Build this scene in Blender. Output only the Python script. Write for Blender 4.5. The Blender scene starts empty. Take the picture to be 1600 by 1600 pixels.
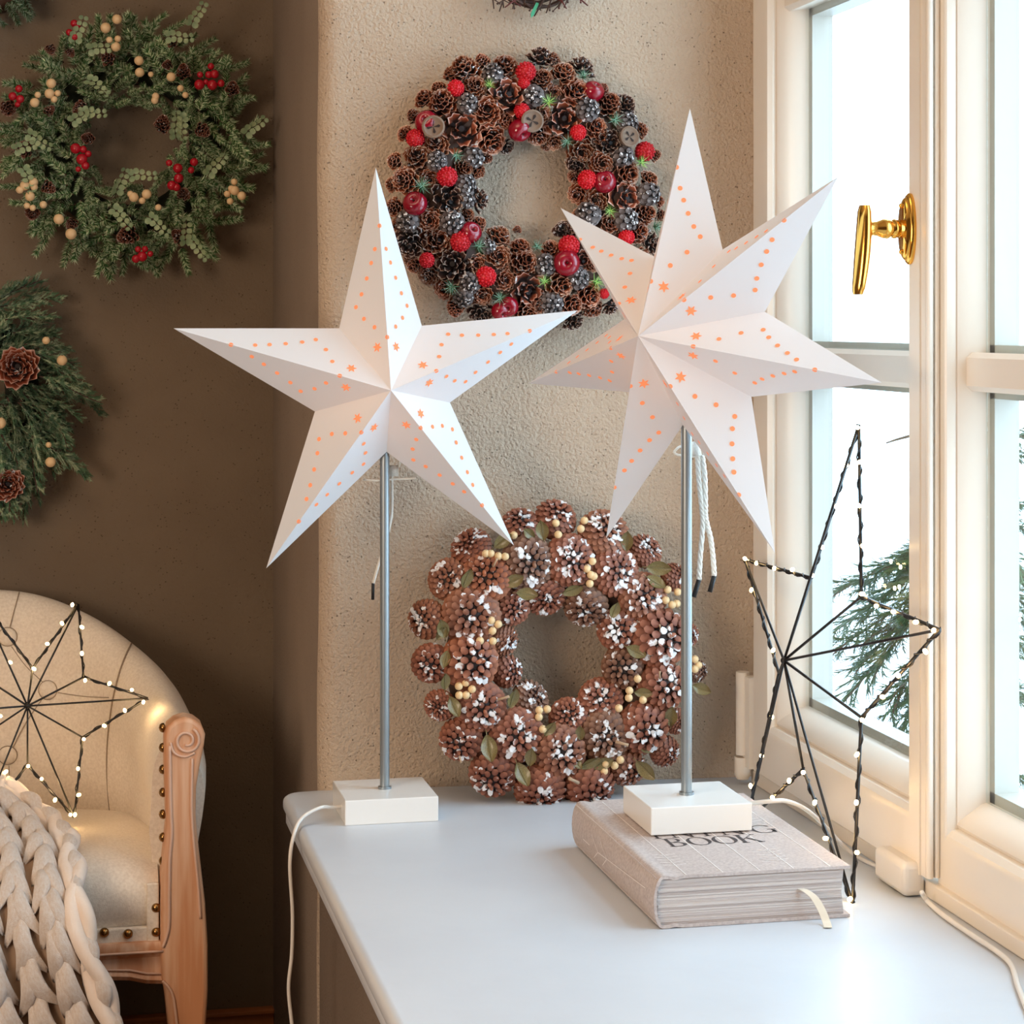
import bpy, math, random
import numpy as np
from mathutils import Vector, Matrix, noise as mnoise
R = math.radians
rnd = random.Random(7)
scene = bpy.context.scene
COL = scene.collection

# ------------------------------------------------------------------ camera, sky, lights, exposure
F, CX, HY, CAMZ = 3300.0, 800.0, 505.0, 1.2
YAW = math.atan(720.0 / 3300.0)
SY, CY = math.sin(YAW), math.cos(YAW)
cam_d = bpy.data.cameras.new('camera')
cam_d.sensor_width = 36.0
cam_d.lens = F / 1600.0 * 36.0
cam_d.shift_y = -(800.0 - HY) / 1600.0
cam_d.clip_start = 0.05
cam = bpy.data.objects.new('camera', cam_d)
COL.objects.link(cam)
cam.location = (0, 0, CAMZ)
cam.rotation_euler = (R(90), 0, -YAW)
scene.camera = cam
scene.view_settings.view_transform = 'Standard'
scene.view_settings.look = 'None'
scene.view_settings.gamma = 1.0
scene.view_settings.use_curve_mapping = False
scene.view_settings.exposure = 0.0

world = bpy.data.worlds.new('overcast_sky')
scene.world = world
world.use_nodes = True
wn = world.node_tree
wn.nodes['Background'].inputs[0].default_value = (0.60, 0.80, 1.0, 1)
wn.nodes['Background'].inputs[1].default_value = 7.3


def area_light(name, loc, rot, sx, sy, energy, color, portal=False):
    d = bpy.data.lights.new(name, 'AREA')
    d.shape = 'RECTANGLE'
    d.size, d.size_y, d.energy, d.color = sx, sy, energy, color
    if portal:
        d.cycles.is_portal = True
    o = bpy.data.objects.new(name, d)
    o.location, o.rotation_euler = loc, rot
    COL.objects.link(o)
    return o


# daylight portals in the window openings (they only steer sky sampling)
area_light('window_portal', (1.07, 2.19, 1.40), (0, R(90), 0), 1.7, 1.25, 1, (1, 1, 1), True)
area_light('window_portal', (1.07, 0.83, 1.40), (0, R(90), 0), 1.7, 1.25, 1, (1, 1, 1), True)
# warm fill added under the ceiling for room lamplight, no fixture there
area_light('ceiling_fill', (-0.2, 1.6, 2.50), (0, 0, 0), .9, .9, 8, (1.0, 0.70, 0.44))


def point_light(name, loc, energy, color, rad):
    d = bpy.data.lights.new(name, 'POINT')
    d.energy, d.color, d.shadow_soft_size = energy, color, rad
    o = bpy.data.objects.new(name, d)
    o.location = loc
    COL.objects.link(o)
    return o


# warm fill added out of view on the left to brighten the armchair, no lamp there
point_light('chair_fill_light', (-1.20, 1.0, 1.20), 86, (1.0, .80, .62), .38)


# ------------------------------------------------------------------ pixel -> place helpers
def ray(px, py):
    a = (px - CX) / F
    return Vector((SY + CY * a, CY - SY * a, -(py - HY) / F))


CAMP = Vector((0, 0, CAMZ))


def hit(px, py, P, N):
    d = ray(px, py)
    N = Vector(N)
    t = (Vector(P) - CAMP).dot(N) / d.dot(N)
    return CAMP + d * t


def on_y(px, py, y):
    d = ray(px, py)
    return CAMP + d * (y / d.y)


def on_x(px, py, x):
    d = ray(px, py)
    return CAMP + d * (x / d.x)


def on_z(px, py, z):
    d = ray(px, py)
    return CAMP + d * ((z - CAMZ) / d.z)


def at_depth(px, py, Z):
    return CAMP + ray(px, py) * Z


# ------------------------------------------------------------------ mesh helpers
class MB:
    def __init__(s):
        s.v, s.f, s.m, s.a = [], [], [], []

    def add(s, verts, faces, mi=0, attr=None):
        b = len(s.v)
        s.v += [tuple(v) for v in verts]
        s.f += [tuple(i + b for i in f) for f in faces]
        s.m += [mi] * len(faces)
        s.a += list(attr) if attr is not None else [0.0] * len(verts)

    def box(s, lo, hi, mi=0):
        x0, y0, z0 = lo
        x1, y1, z1 = hi
        s.add([(x0, y0, z0), (x1, y0, z0), (x1, y1, z0), (x0, y1, z0), (x0, y0, z1), (x1, y0, z1), (x1, y1, z1), (x0, y1, z1)],
              [(0, 3, 2, 1), (4, 5, 6, 7), (0, 1, 5, 4), (1, 2, 6, 5), (2, 3, 7, 6), (3, 0, 4, 7)], mi)

    def tube(s, pts, r, n=8, mi=0, closed=False, cap=True, attr=0.0):
        P = [Vector(p) for p in pts]
        N = len(P)
        rs = r if isinstance(r, (list, tuple)) else [r] * N
        up = None
        verts, faces = [], []
        for i, p in enumerate(P):
            if closed:
                t = (P[(i + 1) % N] - P[i - 1])
            else:
                t = (P[min(i + 1, N - 1)] - P[max(i - 1, 0)])
            if t.length < 1e-9:
                t = Vector((0, 0, 1))
            t.normalize()
            if up is None:
                up = Vector((0, 0, 1)) if abs(t.z) < .9 else Vector((1, 0, 0))
            a = t.cross(up)
            if a.length < 1e-6:
                a = t.orthogonal()
            a.normalize()
            b = a.cross(t)
            up = b
            for k in range(n):
                th = 2 * math.pi * k / n
                verts.append(p + (a * math.cos(th) + b * math.sin(th)) * rs[i])
        for i in range(N if closed else N - 1):
            j = (i + 1) % N
            for k in range(n):
                k2 = (k + 1) % n
                faces.append((i * n + k, i * n + k2, j * n + k2, j * n + k))
        if cap and not closed:
            faces.append(tuple(range(n))[::-1])
            faces.append(tuple((N - 1) * n + k for k in range(n)))
        s.add(verts, faces, mi, [attr] * len(verts))

    def lathe(s, prof, n=16, mi=0, M=None, attr=None):
        """prof: (r, z) pairs around local z"""
        verts, faces, at = [], [], []
        for i, (r, z) in enumerate(prof):
            for k in range(n):
                th = 2 * math.pi * k / n
                v = Vector((r * math.cos(th), r * math.sin(th), z))
                verts.append(M @ v if M else v)
                at.append(attr[i] if attr else 0.0)
        for i in range(len(prof) - 1):
            for k in range(n):
                k2 = (k + 1) % n
                faces.append((i * n + k, i * n + k2, (i + 1) * n + k2, (i + 1) * n + k))
        if prof[0][0] > 1e-6:
            faces.append(tuple(range(n))[::-1])
        if prof[-1][0] > 1e-6:
            faces.append(tuple((len(prof) - 1) * n + k for k in range(n)))
        s.add(verts, faces, mi, at)

    def sphere(s, c, r, n=12, m=8, mi=0, sc=(1, 1, 1), attr=0.0):
        c = Vector(c)
        verts, faces = [c + Vector((0, 0, r * sc[2]))], []
        for i in range(1, m):
            ph = math.pi * i / m
            for k in range(n):
                th = 2 * math.pi * k / n
                verts.append(c + Vector((r * sc[0] * math.sin(ph) * math.cos(th), r * sc[1] * math.sin(ph) * math.sin(th), r * sc[2] * math.cos(ph))))
        verts.append(c - Vector((0, 0, r * sc[2])))
        for k in range(n):
            faces.append((0, 1 + k, 1 + (k + 1) % n))
            faces.append((len(verts) - 1, 1 + (m - 2) * n + (k + 1) % n, 1 + (m - 2) * n + k))
        for i in range(m - 2):
            for k in range(n):
                a, b = 1 + i * n + k, 1 + i * n + (k + 1) % n
                faces.append((a, a + n, b + n, b))
        s.add(verts, faces, mi, [attr] * len(verts))

    def grid(s, pts, mi=0, closed_u=False, attr=None):
        """pts[i][j]"""
        nu, nv = len(pts), len(pts[0])
        verts = [p for row in pts for p in row]
        faces = []
        for i in range(nu if closed_u else nu - 1):
            i2 = (i + 1) % nu
            for j in range(nv - 1):
                faces.append((i * nv + j, i2 * nv + j, i2 * nv + j + 1, i * nv + j + 1))
        s.add(verts, faces, mi, attr)

    def prism(s, poly, off, mi=0):
        """poly: 3-D points in a plane, off: extrusion vector"""
        n = len(poly)
        off = Vector(off)
        verts = [Vector(p) for p in poly] + [Vector(p) + off for p in poly]
        faces = [tuple(range(n))[::-1], tuple(range(n, 2 * n))] + [(i, (i + 1) % n, n + (i + 1) % n, n + i) for i in range(n)]
        s.add(verts, faces, mi)

    def mesh(s, name, mats, smooth=True, angle=None, fix=False):
        me = bpy.data.meshes.new(name)
        me.from_pydata(s.v, [], s.f)
        for m in (mats if isinstance(mats, (list, tuple)) else [mats]):
            me.materials.append(m)
        if any(s.m):
            me.polygons.foreach_set('material_index', s.m)
        if any(s.a):
            at = me.attributes.new('tip', 'FLOAT', 'POINT')
            at.data.foreach_set('value', s.a)
        if fix:
            import bmesh
            bm = bmesh.new()
            bm.from_mesh(me)
            bmesh.ops.recalc_face_normals(bm, faces=bm.faces)
            bm.to_mesh(me)
            bm.free()
        me.update()
        if smooth:
            me.polygons.foreach_set('use_smooth', [True] * len(me.polygons))
            if angle:
                me.set_sharp_from_angle(angle=R(angle))
        return me


def link(name, me, parent=None, loc=(0, 0, 0), rot=None, mat=None, scale=None, color=None):
    """loc is a world place; roots are never rotated, so a child only subtracts its parent's place"""
    o = bpy.data.objects.new(name, me)
    COL.objects.link(o)
    L = Vector(loc)
    if parent is not None:
        o.parent = parent
        L = L - wloc(parent)
    if mat is not None:
        o.matrix_local = Matrix.Translation(L) @ mat
    else:
        o.location = L
        if rot is not None:
            o.rotation_euler = rot
        if scale is not None:
            o.scale = (scale,) * 3 if isinstance(scale, (int, float)) else scale
    if color is not None:
        o.color = color
    return o


def wloc(o):
    L = Vector((0, 0, 0))
    while o is not None:
        L += o.location
        o = o.parent
    return L


def build(mb, name, mats, parent=None, smooth=True, angle=None, bevel=0, seg=2, fix=False, subd=0):
    """mb is in world coordinates"""
    if parent is not None:
        off = wloc(parent)
        mb.v = [(v[0] - off.x, v[1] - off.y, v[2] - off.z) for v in mb.v]
    me = mb.mesh(name, mats, smooth, angle, fix)
    o = bpy.data.objects.new(name, me)
    COL.objects.link(o)
    if parent is not None:
        o.parent = parent
    if bevel:
        m = o.modifiers.new('bevel', 'BEVEL')
        m.width, m.segments, m.limit_method, m.angle_limit = bevel, seg, 'ANGLE', R(35)
        m.harden_normals = False
    if subd:
        m = o.modifiers.new('sub', 'SUBSURF')
        m.levels = m.render_levels = subd
    return o


def thing(name, label, cat, loc, group=None):
    o = bpy.data.objects.new(name, None)
    o.empty_display_size = .02
    COL.objects.link(o)
    o.location = loc
    tag(o, label, cat, group)
    return o


def tag(o, label=None, cat=None, group=None, kind=None):
    if label: o['label'] = label
    if cat: o['category'] = cat
    if group: o['group'] = group
    if kind: o['kind'] = kind
    return o


def smooth_path(pts, n=6, closed=False):
    P = [Vector(p) for p in pts]
    out = []
    N = len(P)
    for i in range(N if closed else N - 1):
        if closed:
            p0, p1, p2, p3 = P[i - 1], P[i], P[(i + 1) % N], P[(i + 2) % N]
        else:
            p0, p1, p2, p3 = P[max(i - 1, 0)], P[i], P[i + 1], P[min(i + 2, N - 1)]
        for k in range(n):
            t = k / n
            out.append(0.5 * ((2 * p1) + (-p0 + p2) * t + (2 * p0 - 5 * p1 + 4 * p2 - p3) * t * t + (-p0 + 3 * p1 - 3 * p2 + p3) * t ** 3))
    if not closed:
        out.append(P[-1])
    return out


def basis(nrm, spin=0.0, sc=1.0):
    """matrix whose local +z is nrm"""
    n = Vector(nrm).normalized()
    q = n.to_track_quat('Z', 'Y').to_matrix().to_4x4()
    S = Matrix.Diagonal((sc, sc, sc, 1)) if isinstance(sc, (int, float)) else Matrix.Diagonal((*sc, 1))
    return q @ Matrix.Rotation(spin, 4, 'Z') @ S


# ------------------------------------------------------------------ materials
def srgb(r, g, b):
    f = lambda c: ((c / 255) / 12.92) if c / 255 <= .04045 else (((c / 255) + .055) / 1.055) ** 2.4
    return (f(r), f(g), f(b), 1)


def mat(name, col, rough=.6, metal=0.0, noise=None, bump=None, spec=None, coat=0.0, emit=None, sheen=0.0, objcol=False, trans=0.0):
    """noise: (scale, colour2, lo, hi[, stretch]); bump: (scale, distance[, stretch])"""
    m = bpy.data.materials.new(name)
    m.use_nodes = True
    nt = m.node_tree
    b = nt.nodes['Principled BSDF']
    b.inputs['Base Color'].default_value = col
    b.inputs['Roughness'].default_value = rough
    b.inputs['Metallic'].default_value = metal
    if spec is not None: b.inputs['Specular IOR Level'].default_value = spec
    if coat: b.inputs['Coat Weight'].default_value = coat
    if sheen:
        b.inputs['Sheen Weight'].default_value = sheen
    if emit:
        b.inputs['Emission Color'].default_value = emit[0]
        b.inputs['Emission Strength'].default_value = emit[1]
    tc = nt.nodes.new('ShaderNodeTexCoord')
    out = None
    if noise:
        tn = nt.nodes.new('ShaderNodeTexNoise')
        tn.inputs['Scale'].default_value = noise[0]
        tn.inputs['Detail'].default_value = 5
        src = tc.outputs['Object']
        if len(noise) > 4:
            mp = nt.nodes.new('ShaderNodeMapping')
            mp.inputs['Scale'].default_value = noise[4]
            nt.links.new(src, mp.inputs[0])
            src = mp.outputs[0]
        nt.links.new(src, tn.inputs['Vector'])
        cr = nt.nodes.new('ShaderNodeValToRGB')
        cr.color_ramp.elements[0].position, cr.color_ramp.elements[1].position = noise[2], noise[3]
        cr.color_ramp.elements[0].color, cr.color_ramp.elements[1].color = col, noise[1]
        nt.links.new(tn.outputs['Fac'], cr.inputs[0])
        out = cr.outputs[0]
    if objcol:
        oi = nt.nodes.new('ShaderNodeObjectInfo')
        mx = nt.nodes.new('ShaderNodeMix')
        mx.data_type, mx.blend_type = 'RGBA', 'MULTIPLY'
        mx.inputs[0].default_value = 1
        mx.inputs[6].default_value = col
        if out: nt.links.new(out, mx.inputs[6])
        nt.links.new(oi.outputs['Color'], mx.inputs[7])
        out = mx.outputs[2]
    if out: nt.links.new(out, b.inputs['Base Color'])
    if bump:
        tn = nt.nodes.new('ShaderNodeTexNoise')
        tn.inputs['Scale'].default_value = bump[0]
        tn.inputs['Detail'].default_value = 4
        src = tc.outputs['Object']
        if len(bump) > 2:
            mp = nt.nodes.new('ShaderNodeMapping')
            mp.inputs['Scale'].default_value = bump[2]
            nt.links.new(src, mp.inputs[0])
            src = mp.outputs[0]
        nt.links.new(src, tn.inputs['Vector'])
        bp = nt.nodes.new('ShaderNodeBump')
        bp.inputs['Distance'].default_value = bump[1]
        bp.inputs['Strength'].default_value = 1
        nt.links.new(tn.outputs['Fac'], bp.inputs['Height'])
        nt.links.new(bp.outputs[0], b.inputs['Normal'])
    return m


def cone_mat(name, dark, mid, rim, snow_amt, rough=.65, tip0=.35, tip1=.95, nscale=3.5, root=.05):
    """colour by the 'tip' attribute (root dark, rim light); whole scales powdered white"""
    m = bpy.data.materials.new(name)
    m.use_nodes = True
    nt = m.node_tree
    b = nt.nodes['Principled BSDF']
    b.inputs['Roughness'].default_value = rough
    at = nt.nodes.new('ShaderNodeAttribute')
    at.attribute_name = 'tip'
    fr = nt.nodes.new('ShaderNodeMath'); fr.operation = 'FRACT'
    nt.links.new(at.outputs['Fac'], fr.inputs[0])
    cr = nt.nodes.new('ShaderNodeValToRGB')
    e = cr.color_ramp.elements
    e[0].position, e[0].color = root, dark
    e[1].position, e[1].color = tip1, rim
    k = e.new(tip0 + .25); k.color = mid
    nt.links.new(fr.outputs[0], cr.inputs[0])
    oi = nt.nodes.new('ShaderNodeObjectInfo')
    mx = nt.nodes.new('ShaderNodeMix'); mx.data_type, mx.blend_type = 'RGBA', 'MULTIPLY'
    mx.inputs[0].default_value = 1
    nt.links.new(cr.outputs[0], mx.inputs[6]); nt.links.new(oi.outputs['Color'], mx.inputs[7])
    fl = nt.nodes.new('ShaderNodeMath'); fl.operation = 'GREATER_THAN'; fl.inputs[1].default_value = .9999
    nt.links.new(at.outputs['Fac'], fl.inputs[0])
    tc = nt.nodes.new('ShaderNodeTexCoord')
    tn = nt.nodes.new('ShaderNodeTexNoise'); tn.inputs['Scale'].default_value = nscale; tn.inputs['Detail'].default_value = 6
    nt.links.new(tc.outputs['Object'], tn.inputs['Vector'])
    add = nt.nodes.new('ShaderNodeVectorMath'); add.operation = 'ADD'
    nt.links.new(tc.outputs['Object'], add.inputs[0])
    comb = nt.nodes.new('ShaderNodeCombineXYZ')
    mul = nt.nodes.new('ShaderNodeMath'); mul.operation = 'MULTIPLY'; mul.inputs[1].default_value = 37.0
    nt.links.new(oi.outputs['Random'], mul.inputs[0]); nt.links.new(mul.outputs[0], comb.inputs[0])
    nt.links.new(comb.outputs[0], add.inputs[1]); nt.links.new(add.outputs[0], tn.inputs['Vector'])
    r2 = nt.nodes.new('ShaderNodeValToRGB')
    r2.color_ramp.elements[0].position = .60 - snow_amt * .2
    r2.color_ramp.elements[1].position = .64 - snow_amt * .2
    nt.links.new(tn.outputs['Fac'], r2.inputs[0])
    mm = nt.nodes.new('ShaderNodeMath'); mm.operation = 'MULTIPLY'
    nt.links.new(r2.outputs[0], mm.inputs[0]); nt.links.new(fl.outputs[0], mm.inputs[1])
    mx2 = nt.nodes.new('ShaderNodeMix'); mx2.data_type = 'RGBA'
    mx2.inputs[7].default_value = srgb(235, 232, 232)
    nt.links.new(mm.outputs[0], mx2.inputs[0]); nt.links.new(mx.outputs[2], mx2.inputs[6])
    nt.links.new(mx2.outputs[2], b.inputs['Base Color'])
    return m


def plaster(name, base, dark, bumpd=.0046):
    m = bpy.data.materials.new(name)
    m.use_nodes = True
    nt = m.node_tree
    b = nt.nodes['Principled BSDF']
    b.inputs['Roughness'].default_value = .9
    b.inputs['Specular IOR Level'].default_value = .2
    tc = nt.nodes.new('ShaderNodeTexCoord')
    big = nt.nodes.new('ShaderNodeTexNoise'); big.inputs['Scale'].default_value = 3.0; big.inputs['Detail'].default_value = 6
    nt.links.new(tc.outputs['Object'], big.inputs['Vector'])
    cr = nt.nodes.new('ShaderNodeValToRGB')
    cr.color_ramp.elements[0].position, cr.color_ramp.elements[1].position = .3, .7
    cr.color_ramp.elements[0].color, cr.color_ramp.elements[1].color = dark, base
    nt.links.new(big.outputs['Fac'], cr.inputs[0])
    # small dark pits
    vo = nt.nodes.new('ShaderNodeTexVoronoi'); vo.inputs['Scale'].default_value = 150.0
    nt.links.new(tc.outputs['Object'], vo.inputs['Vector'])
    pit = nt.nodes.new('ShaderNodeValToRGB')
    pit.color_ramp.elements[0].position, pit.color_ramp.elements[1].position = .10, .19
    nt.links.new(vo.outputs['Distance'], pit.inputs[0])
    gate = nt.nodes.new('ShaderNodeTexNoise'); gate.inputs['Scale'].default_value = 60.0
    nt.links.new(tc.outputs['Object'], gate.inputs['Vector'])
    gr = nt.nodes.new('ShaderNodeValToRGB')
    gr.color_ramp.elements[0].position, gr.color_ramp.elements[1].position = .51, .57
    gr.color_ramp.elements[0].color, gr.color_ramp.elements[1].color = (1, 1, 1, 1), (0, 0, 0, 1)
    nt.links.new(gate.outputs['Fac'], gr.inputs[0])
    mxp = nt.nodes.new('ShaderNodeMath'); mxp.operation = 'MAXIMUM'
    nt.links.new(pit.outputs[0], mxp.inputs[0]); nt.links.new(gr.outputs[0], mxp.inputs[1])
    mx = nt.nodes.new('ShaderNodeMix'); mx.data_type = 'RGBA'
    mx.inputs[6].default_value = tuple(c * .55 for c in dark[:3]) + (1,)
    nt.links.new(mxp.outputs[0], mx.inputs[0]); nt.links.new(cr.outputs[0], mx.inputs[7])
    nt.links.new(mx.outputs[2], b.inputs['Base Color'])
    fine = nt.nodes.new('ShaderNodeTexNoise'); fine.inputs['Scale'].default_value = 230.0; fine.inputs['Detail'].default_value = 3
    nt.links.new(tc.outputs['Object'], fine.inputs['Vector'])
    med = nt.nodes.new('ShaderNodeTexNoise'); med.inputs['Scale'].default_value = 22.0; med.inputs['Detail'].default_value = 3
    nt.links.new(tc.outputs['Object'], med.inputs['Vector'])
    a1 = nt.nodes.new('ShaderNodeMath'); a1.operation = 'MULTIPLY_ADD'; a1.inputs[1].default_value = 1.0
    nt.links.new(med.outputs['Fac'], a1.inputs[0]); nt.links.new(fine.outputs['Fac'], a1.inputs[2])
    a2 = nt.nodes.new('ShaderNodeMath'); a2.operation = 'MULTIPLY_ADD'; a2.inputs[1].default_value = .5
    nt.links.new(mxp.outputs[0], a2.inputs[0]); nt.links.new(a1.outputs[0], a2.inputs[2])
    bp = nt.nodes.new('ShaderNodeBump'); bp.inputs['Distance'].default_value = bumpd
    nt.links.new(a2.outputs[0], bp.inputs['Height'])
    nt.links.new(bp.outputs[0], b.inputs['Normal'])
    return m


def glass_mat():
    m = bpy.data.materials.new('window_glass')
    m.use_nodes = True
    nt = m.node_tree
    nt.nodes.remove(nt.nodes['Principled BSDF'])
    o = nt.nodes['Material Output']
    tr = nt.nodes.new('ShaderNodeBsdfTransparent'); tr.inputs[0].default_value = (.95, .985, .98, 1)
    gl = nt.nodes.new('ShaderNodeBsdfGlossy'); gl.inputs['Roughness'].default_value = .02
    lw = nt.nodes.new('ShaderNodeLayerWeight')
    p5 = nt.nodes.new('ShaderNodeMath'); p5.operation = 'POWER'; p5.inputs[1].default_value = 5
    nt.links.new(lw.outputs['Facing'], p5.inputs[0])
    lw.inputs[0].default_value = .5
    fr = nt.nodes.new('ShaderNodeMath'); fr.operation = 'MULTIPLY_ADD'; fr.inputs[1].default_value = .9; fr.inputs[2].default_value = .03
    nt.links.new(p5.outputs[0], fr.inputs[0])
    mx = nt.nodes.new('ShaderNodeMixShader')
    nt.links.new(fr.outputs[0], mx.inputs[0]); nt.links.new(tr.outputs[0], mx.inputs[1]); nt.links.new(gl.outputs[0], mx.inputs[2])
    nt.links.new(mx.outputs[0], o.inputs[0])
    return m


def paper_mat():
    m = bpy.data.materials.new('star_paper')
    m.use_nodes = True
    nt = m.node_tree
    nt.nodes.remove(nt.nodes['Principled BSDF'])
    o = nt.nodes['Material Output']
    d = nt.nodes.new('ShaderNodeBsdfDiffuse'); d.inputs[0].default_value = (.80, .80, .81, 1)
    t = nt.nodes.new('ShaderNodeBsdfTranslucent'); t.inputs[0].default_value = (.95, .80, .78, 1)
    mx = nt.nodes.new('ShaderNodeMixShader'); mx.inputs[0].default_value = .16
    nt.links.new(d.outputs[0], mx.inputs[1]); nt.links.new(t.outputs[0], mx.inputs[2])
    g = nt.nodes.new('ShaderNodeBsdfGlossy'); g.inputs['Roughness'].default_value = .45
    mx2 = nt.nodes.new('ShaderNodeMixShader'); mx2.inputs[0].default_value = .03
    nt.links.new(mx.outputs[0], mx2.inputs[1]); nt.links.new(g.outputs[0], mx2.inputs[2])
    nt.links.new(mx2.outputs[0], o.inputs[0])
    return m


M = {}
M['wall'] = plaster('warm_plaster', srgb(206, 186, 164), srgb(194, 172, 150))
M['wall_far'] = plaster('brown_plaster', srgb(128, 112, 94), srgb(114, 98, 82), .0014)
M['ceiling'] = mat('ceiling_paint', srgb(225, 215, 200), .9)
M['floor'] = mat('dark_floor_wood', srgb(95, 52, 30), .45, noise=(6, srgb(60, 32, 20), .3, .7, (1, 12, 1)))
M['base'] = mat('stained_baseboard', srgb(190, 116, 62), .45, noise=(8, srgb(150, 84, 44), .3, .7, (1, 8, 8)))
M['sill'] = mat('sill_paint', srgb(214, 220, 227), .38, noise=(5, srgb(204, 210, 218), .35, .75), bump=(9, .0015))
M['frame'] = mat('cream_window_paint', srgb(236, 226, 212), .28, bump=(60, .0002, (1, 1, .2)))
M['glass'] = glass_mat()
M['alu'] = mat('spacer_metal', srgb(176, 170, 160), .5)
M['gasket'] = mat('dark_gasket', srgb(60, 55, 50), .6)
M['brass'] = mat('polished_brass', srgb(235, 178, 84), .14, 1.0)
M['lampbase'] = mat('white_lacquer', srgb(240, 238, 234), .22)
M['pole'] = mat('grey_metal_pole', srgb(150, 158, 162), .36, .6)
M['paper'] = paper_mat()
M['hole_glow'] = mat('glowing_peach_paper', srgb(190, 110, 70), .9, emit=(srgb(255, 150, 100), .62))  # bulb light through the cutouts put in as emission on flat discs
M['bulb'] = mat('lit_bulb', (1, .8, .6, 1), .3, emit=((1, .62, .35, 1), 3))
M['fairy'] = mat('fairy_bulb', (1, .9, .7, 1), .3, emit=((1, .66, .28, 1), 22))
M['wire'] = mat('black_wire', srgb(22, 18, 18), .4)
M['cord'] = mat('white_cord', srgb(232, 226, 218), .4)
M['string'] = mat('cotton_string', srgb(240, 236, 226), .9, bump=(500, .001))
M['black'] = mat('black_sleeve', srgb(20, 20, 22), .5)
M['book'] = mat('book_linen', srgb(203, 190, 184), .85, noise=(300, srgb(178, 163, 158), .35, .7), bump=(700, .0004))
M['pages'] = mat('page_block', srgb(222, 212, 206), .85, noise=(30, srgb(186, 170, 166), .4, .7, (.05, .05, 14)), bump=(60, .001, (.02, .02, 30)))
M['ink'] = mat('dark_ink', srgb(58, 48, 48), .7)
M['foil'] = mat('pale_line_print', srgb(240, 232, 226), .5)
M['ribbon'] = mat('cream_ribbon', srgb(232, 222, 204), .45)
M['linen'] = mat('beige_linen', srgb(240, 226, 208), .9, noise=(250, srgb(224, 208, 188), .35, .7), bump=(600, .0005), sheen=.2)
M['seam'] = mat('linen_seam', srgb(150, 130, 108), .9)
M['oak'] = mat('limed_wood', srgb(204, 142, 100), .5, noise=(42, srgb(234, 196, 164), .45, .70, (1, 1, .07)), bump=(60, .0008, (1, 1, .1)))
M['oakrim'] = mat('limed_edge', srgb(218, 176, 150), .5)
M['darkleg'] = mat('dark_leg', srgb(70, 36, 24), .4)
M['nail'] = mat('antique_nail', srgb(150, 112, 66), .25, .95)
M['wool'] = mat('merino_wool', srgb(246, 232, 220), .95, noise=(14, srgb(232, 210, 190), .35, .7, (1, 1, 1)), bump=(70, .002, (1, 1, .16)), sheen=.5)
M['woolin'] = mat('wool_gap_shade', srgb(168, 140, 116), 1)
M['needle'] = mat('needle_green', srgb(54, 98, 50), .55, noise=(60, srgb(84, 122, 74), .35, .7), objcol=True)
M['frost'] = mat('frosted_needle', srgb(204, 212, 182), .6, objcol=True)
M['twig'] = mat('brown_twig', srgb(70, 46, 34), .7)
M['eucal'] = mat('eucalyptus_leaf', srgb(118, 140, 104), .5, noise=(40, srgb(160, 172, 130), .4, .7))
M['cream'] = mat('cream_berry', srgb(232, 200, 156), .45, objcol=True)
M['red'] = mat('red_berry', srgb(170, 18, 36), .22, objcol=True)
M['apple'] = mat('dark_red_apple', srgb(150, 12, 36), .16, coat=.5, noise=(30, srgb(120, 8, 26), .4, .7))
M['fuzz'] = mat('fuzzy_red', srgb(215, 16, 30), .45, objcol=True)
M['pod'] = mat('seed_pod', srgb(140, 116, 98), .75, noise=(80, srgb(110, 88, 72), .4, .7))
M['poddark'] = mat('pod_dark', srgb(45, 30, 24), .8)
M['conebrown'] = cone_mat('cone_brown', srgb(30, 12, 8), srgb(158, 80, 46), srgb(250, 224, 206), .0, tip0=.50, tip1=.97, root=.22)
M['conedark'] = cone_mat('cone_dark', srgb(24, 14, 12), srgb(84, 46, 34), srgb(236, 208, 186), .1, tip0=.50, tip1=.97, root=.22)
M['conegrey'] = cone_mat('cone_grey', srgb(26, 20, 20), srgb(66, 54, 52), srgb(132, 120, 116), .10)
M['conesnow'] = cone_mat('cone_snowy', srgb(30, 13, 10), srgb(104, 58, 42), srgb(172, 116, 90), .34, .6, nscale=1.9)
M['stalk'] = mat('cone_stalk', srgb(190, 160, 130), .8)
M['olive'] = mat('olive_leaf', srgb(112, 98, 58), .4, noise=(30, srgb(142, 128, 84), .4, .7), coat=.2)
M['cedar'] = mat('cedar_green', srgb(84, 118, 86), .6, noise=(90, srgb(168, 180, 146), .48, .62), objcol=True)
M['pine_out'] = mat('outdoor_pine_needle', srgb(44, 74, 40), .6, noise=(30, srgb(74, 96, 42), .4, .7))
M['bark'] = mat('tree_bark', srgb(95, 75, 58), .9, bump=(40, .01))
M['snowground'] = mat('pale_terrace', srgb(225, 226, 228), .9)

# ------------------------------------------------------------------ the setting
WX = .36                      # face of the pier and of the parapet under the sill


def wall_y(x):
    return 2.885 - .056 * (x - .36)


def struct(mb, name, m, **k):
    return tag(build(mb, name, m, **k), kind='structure')


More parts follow.
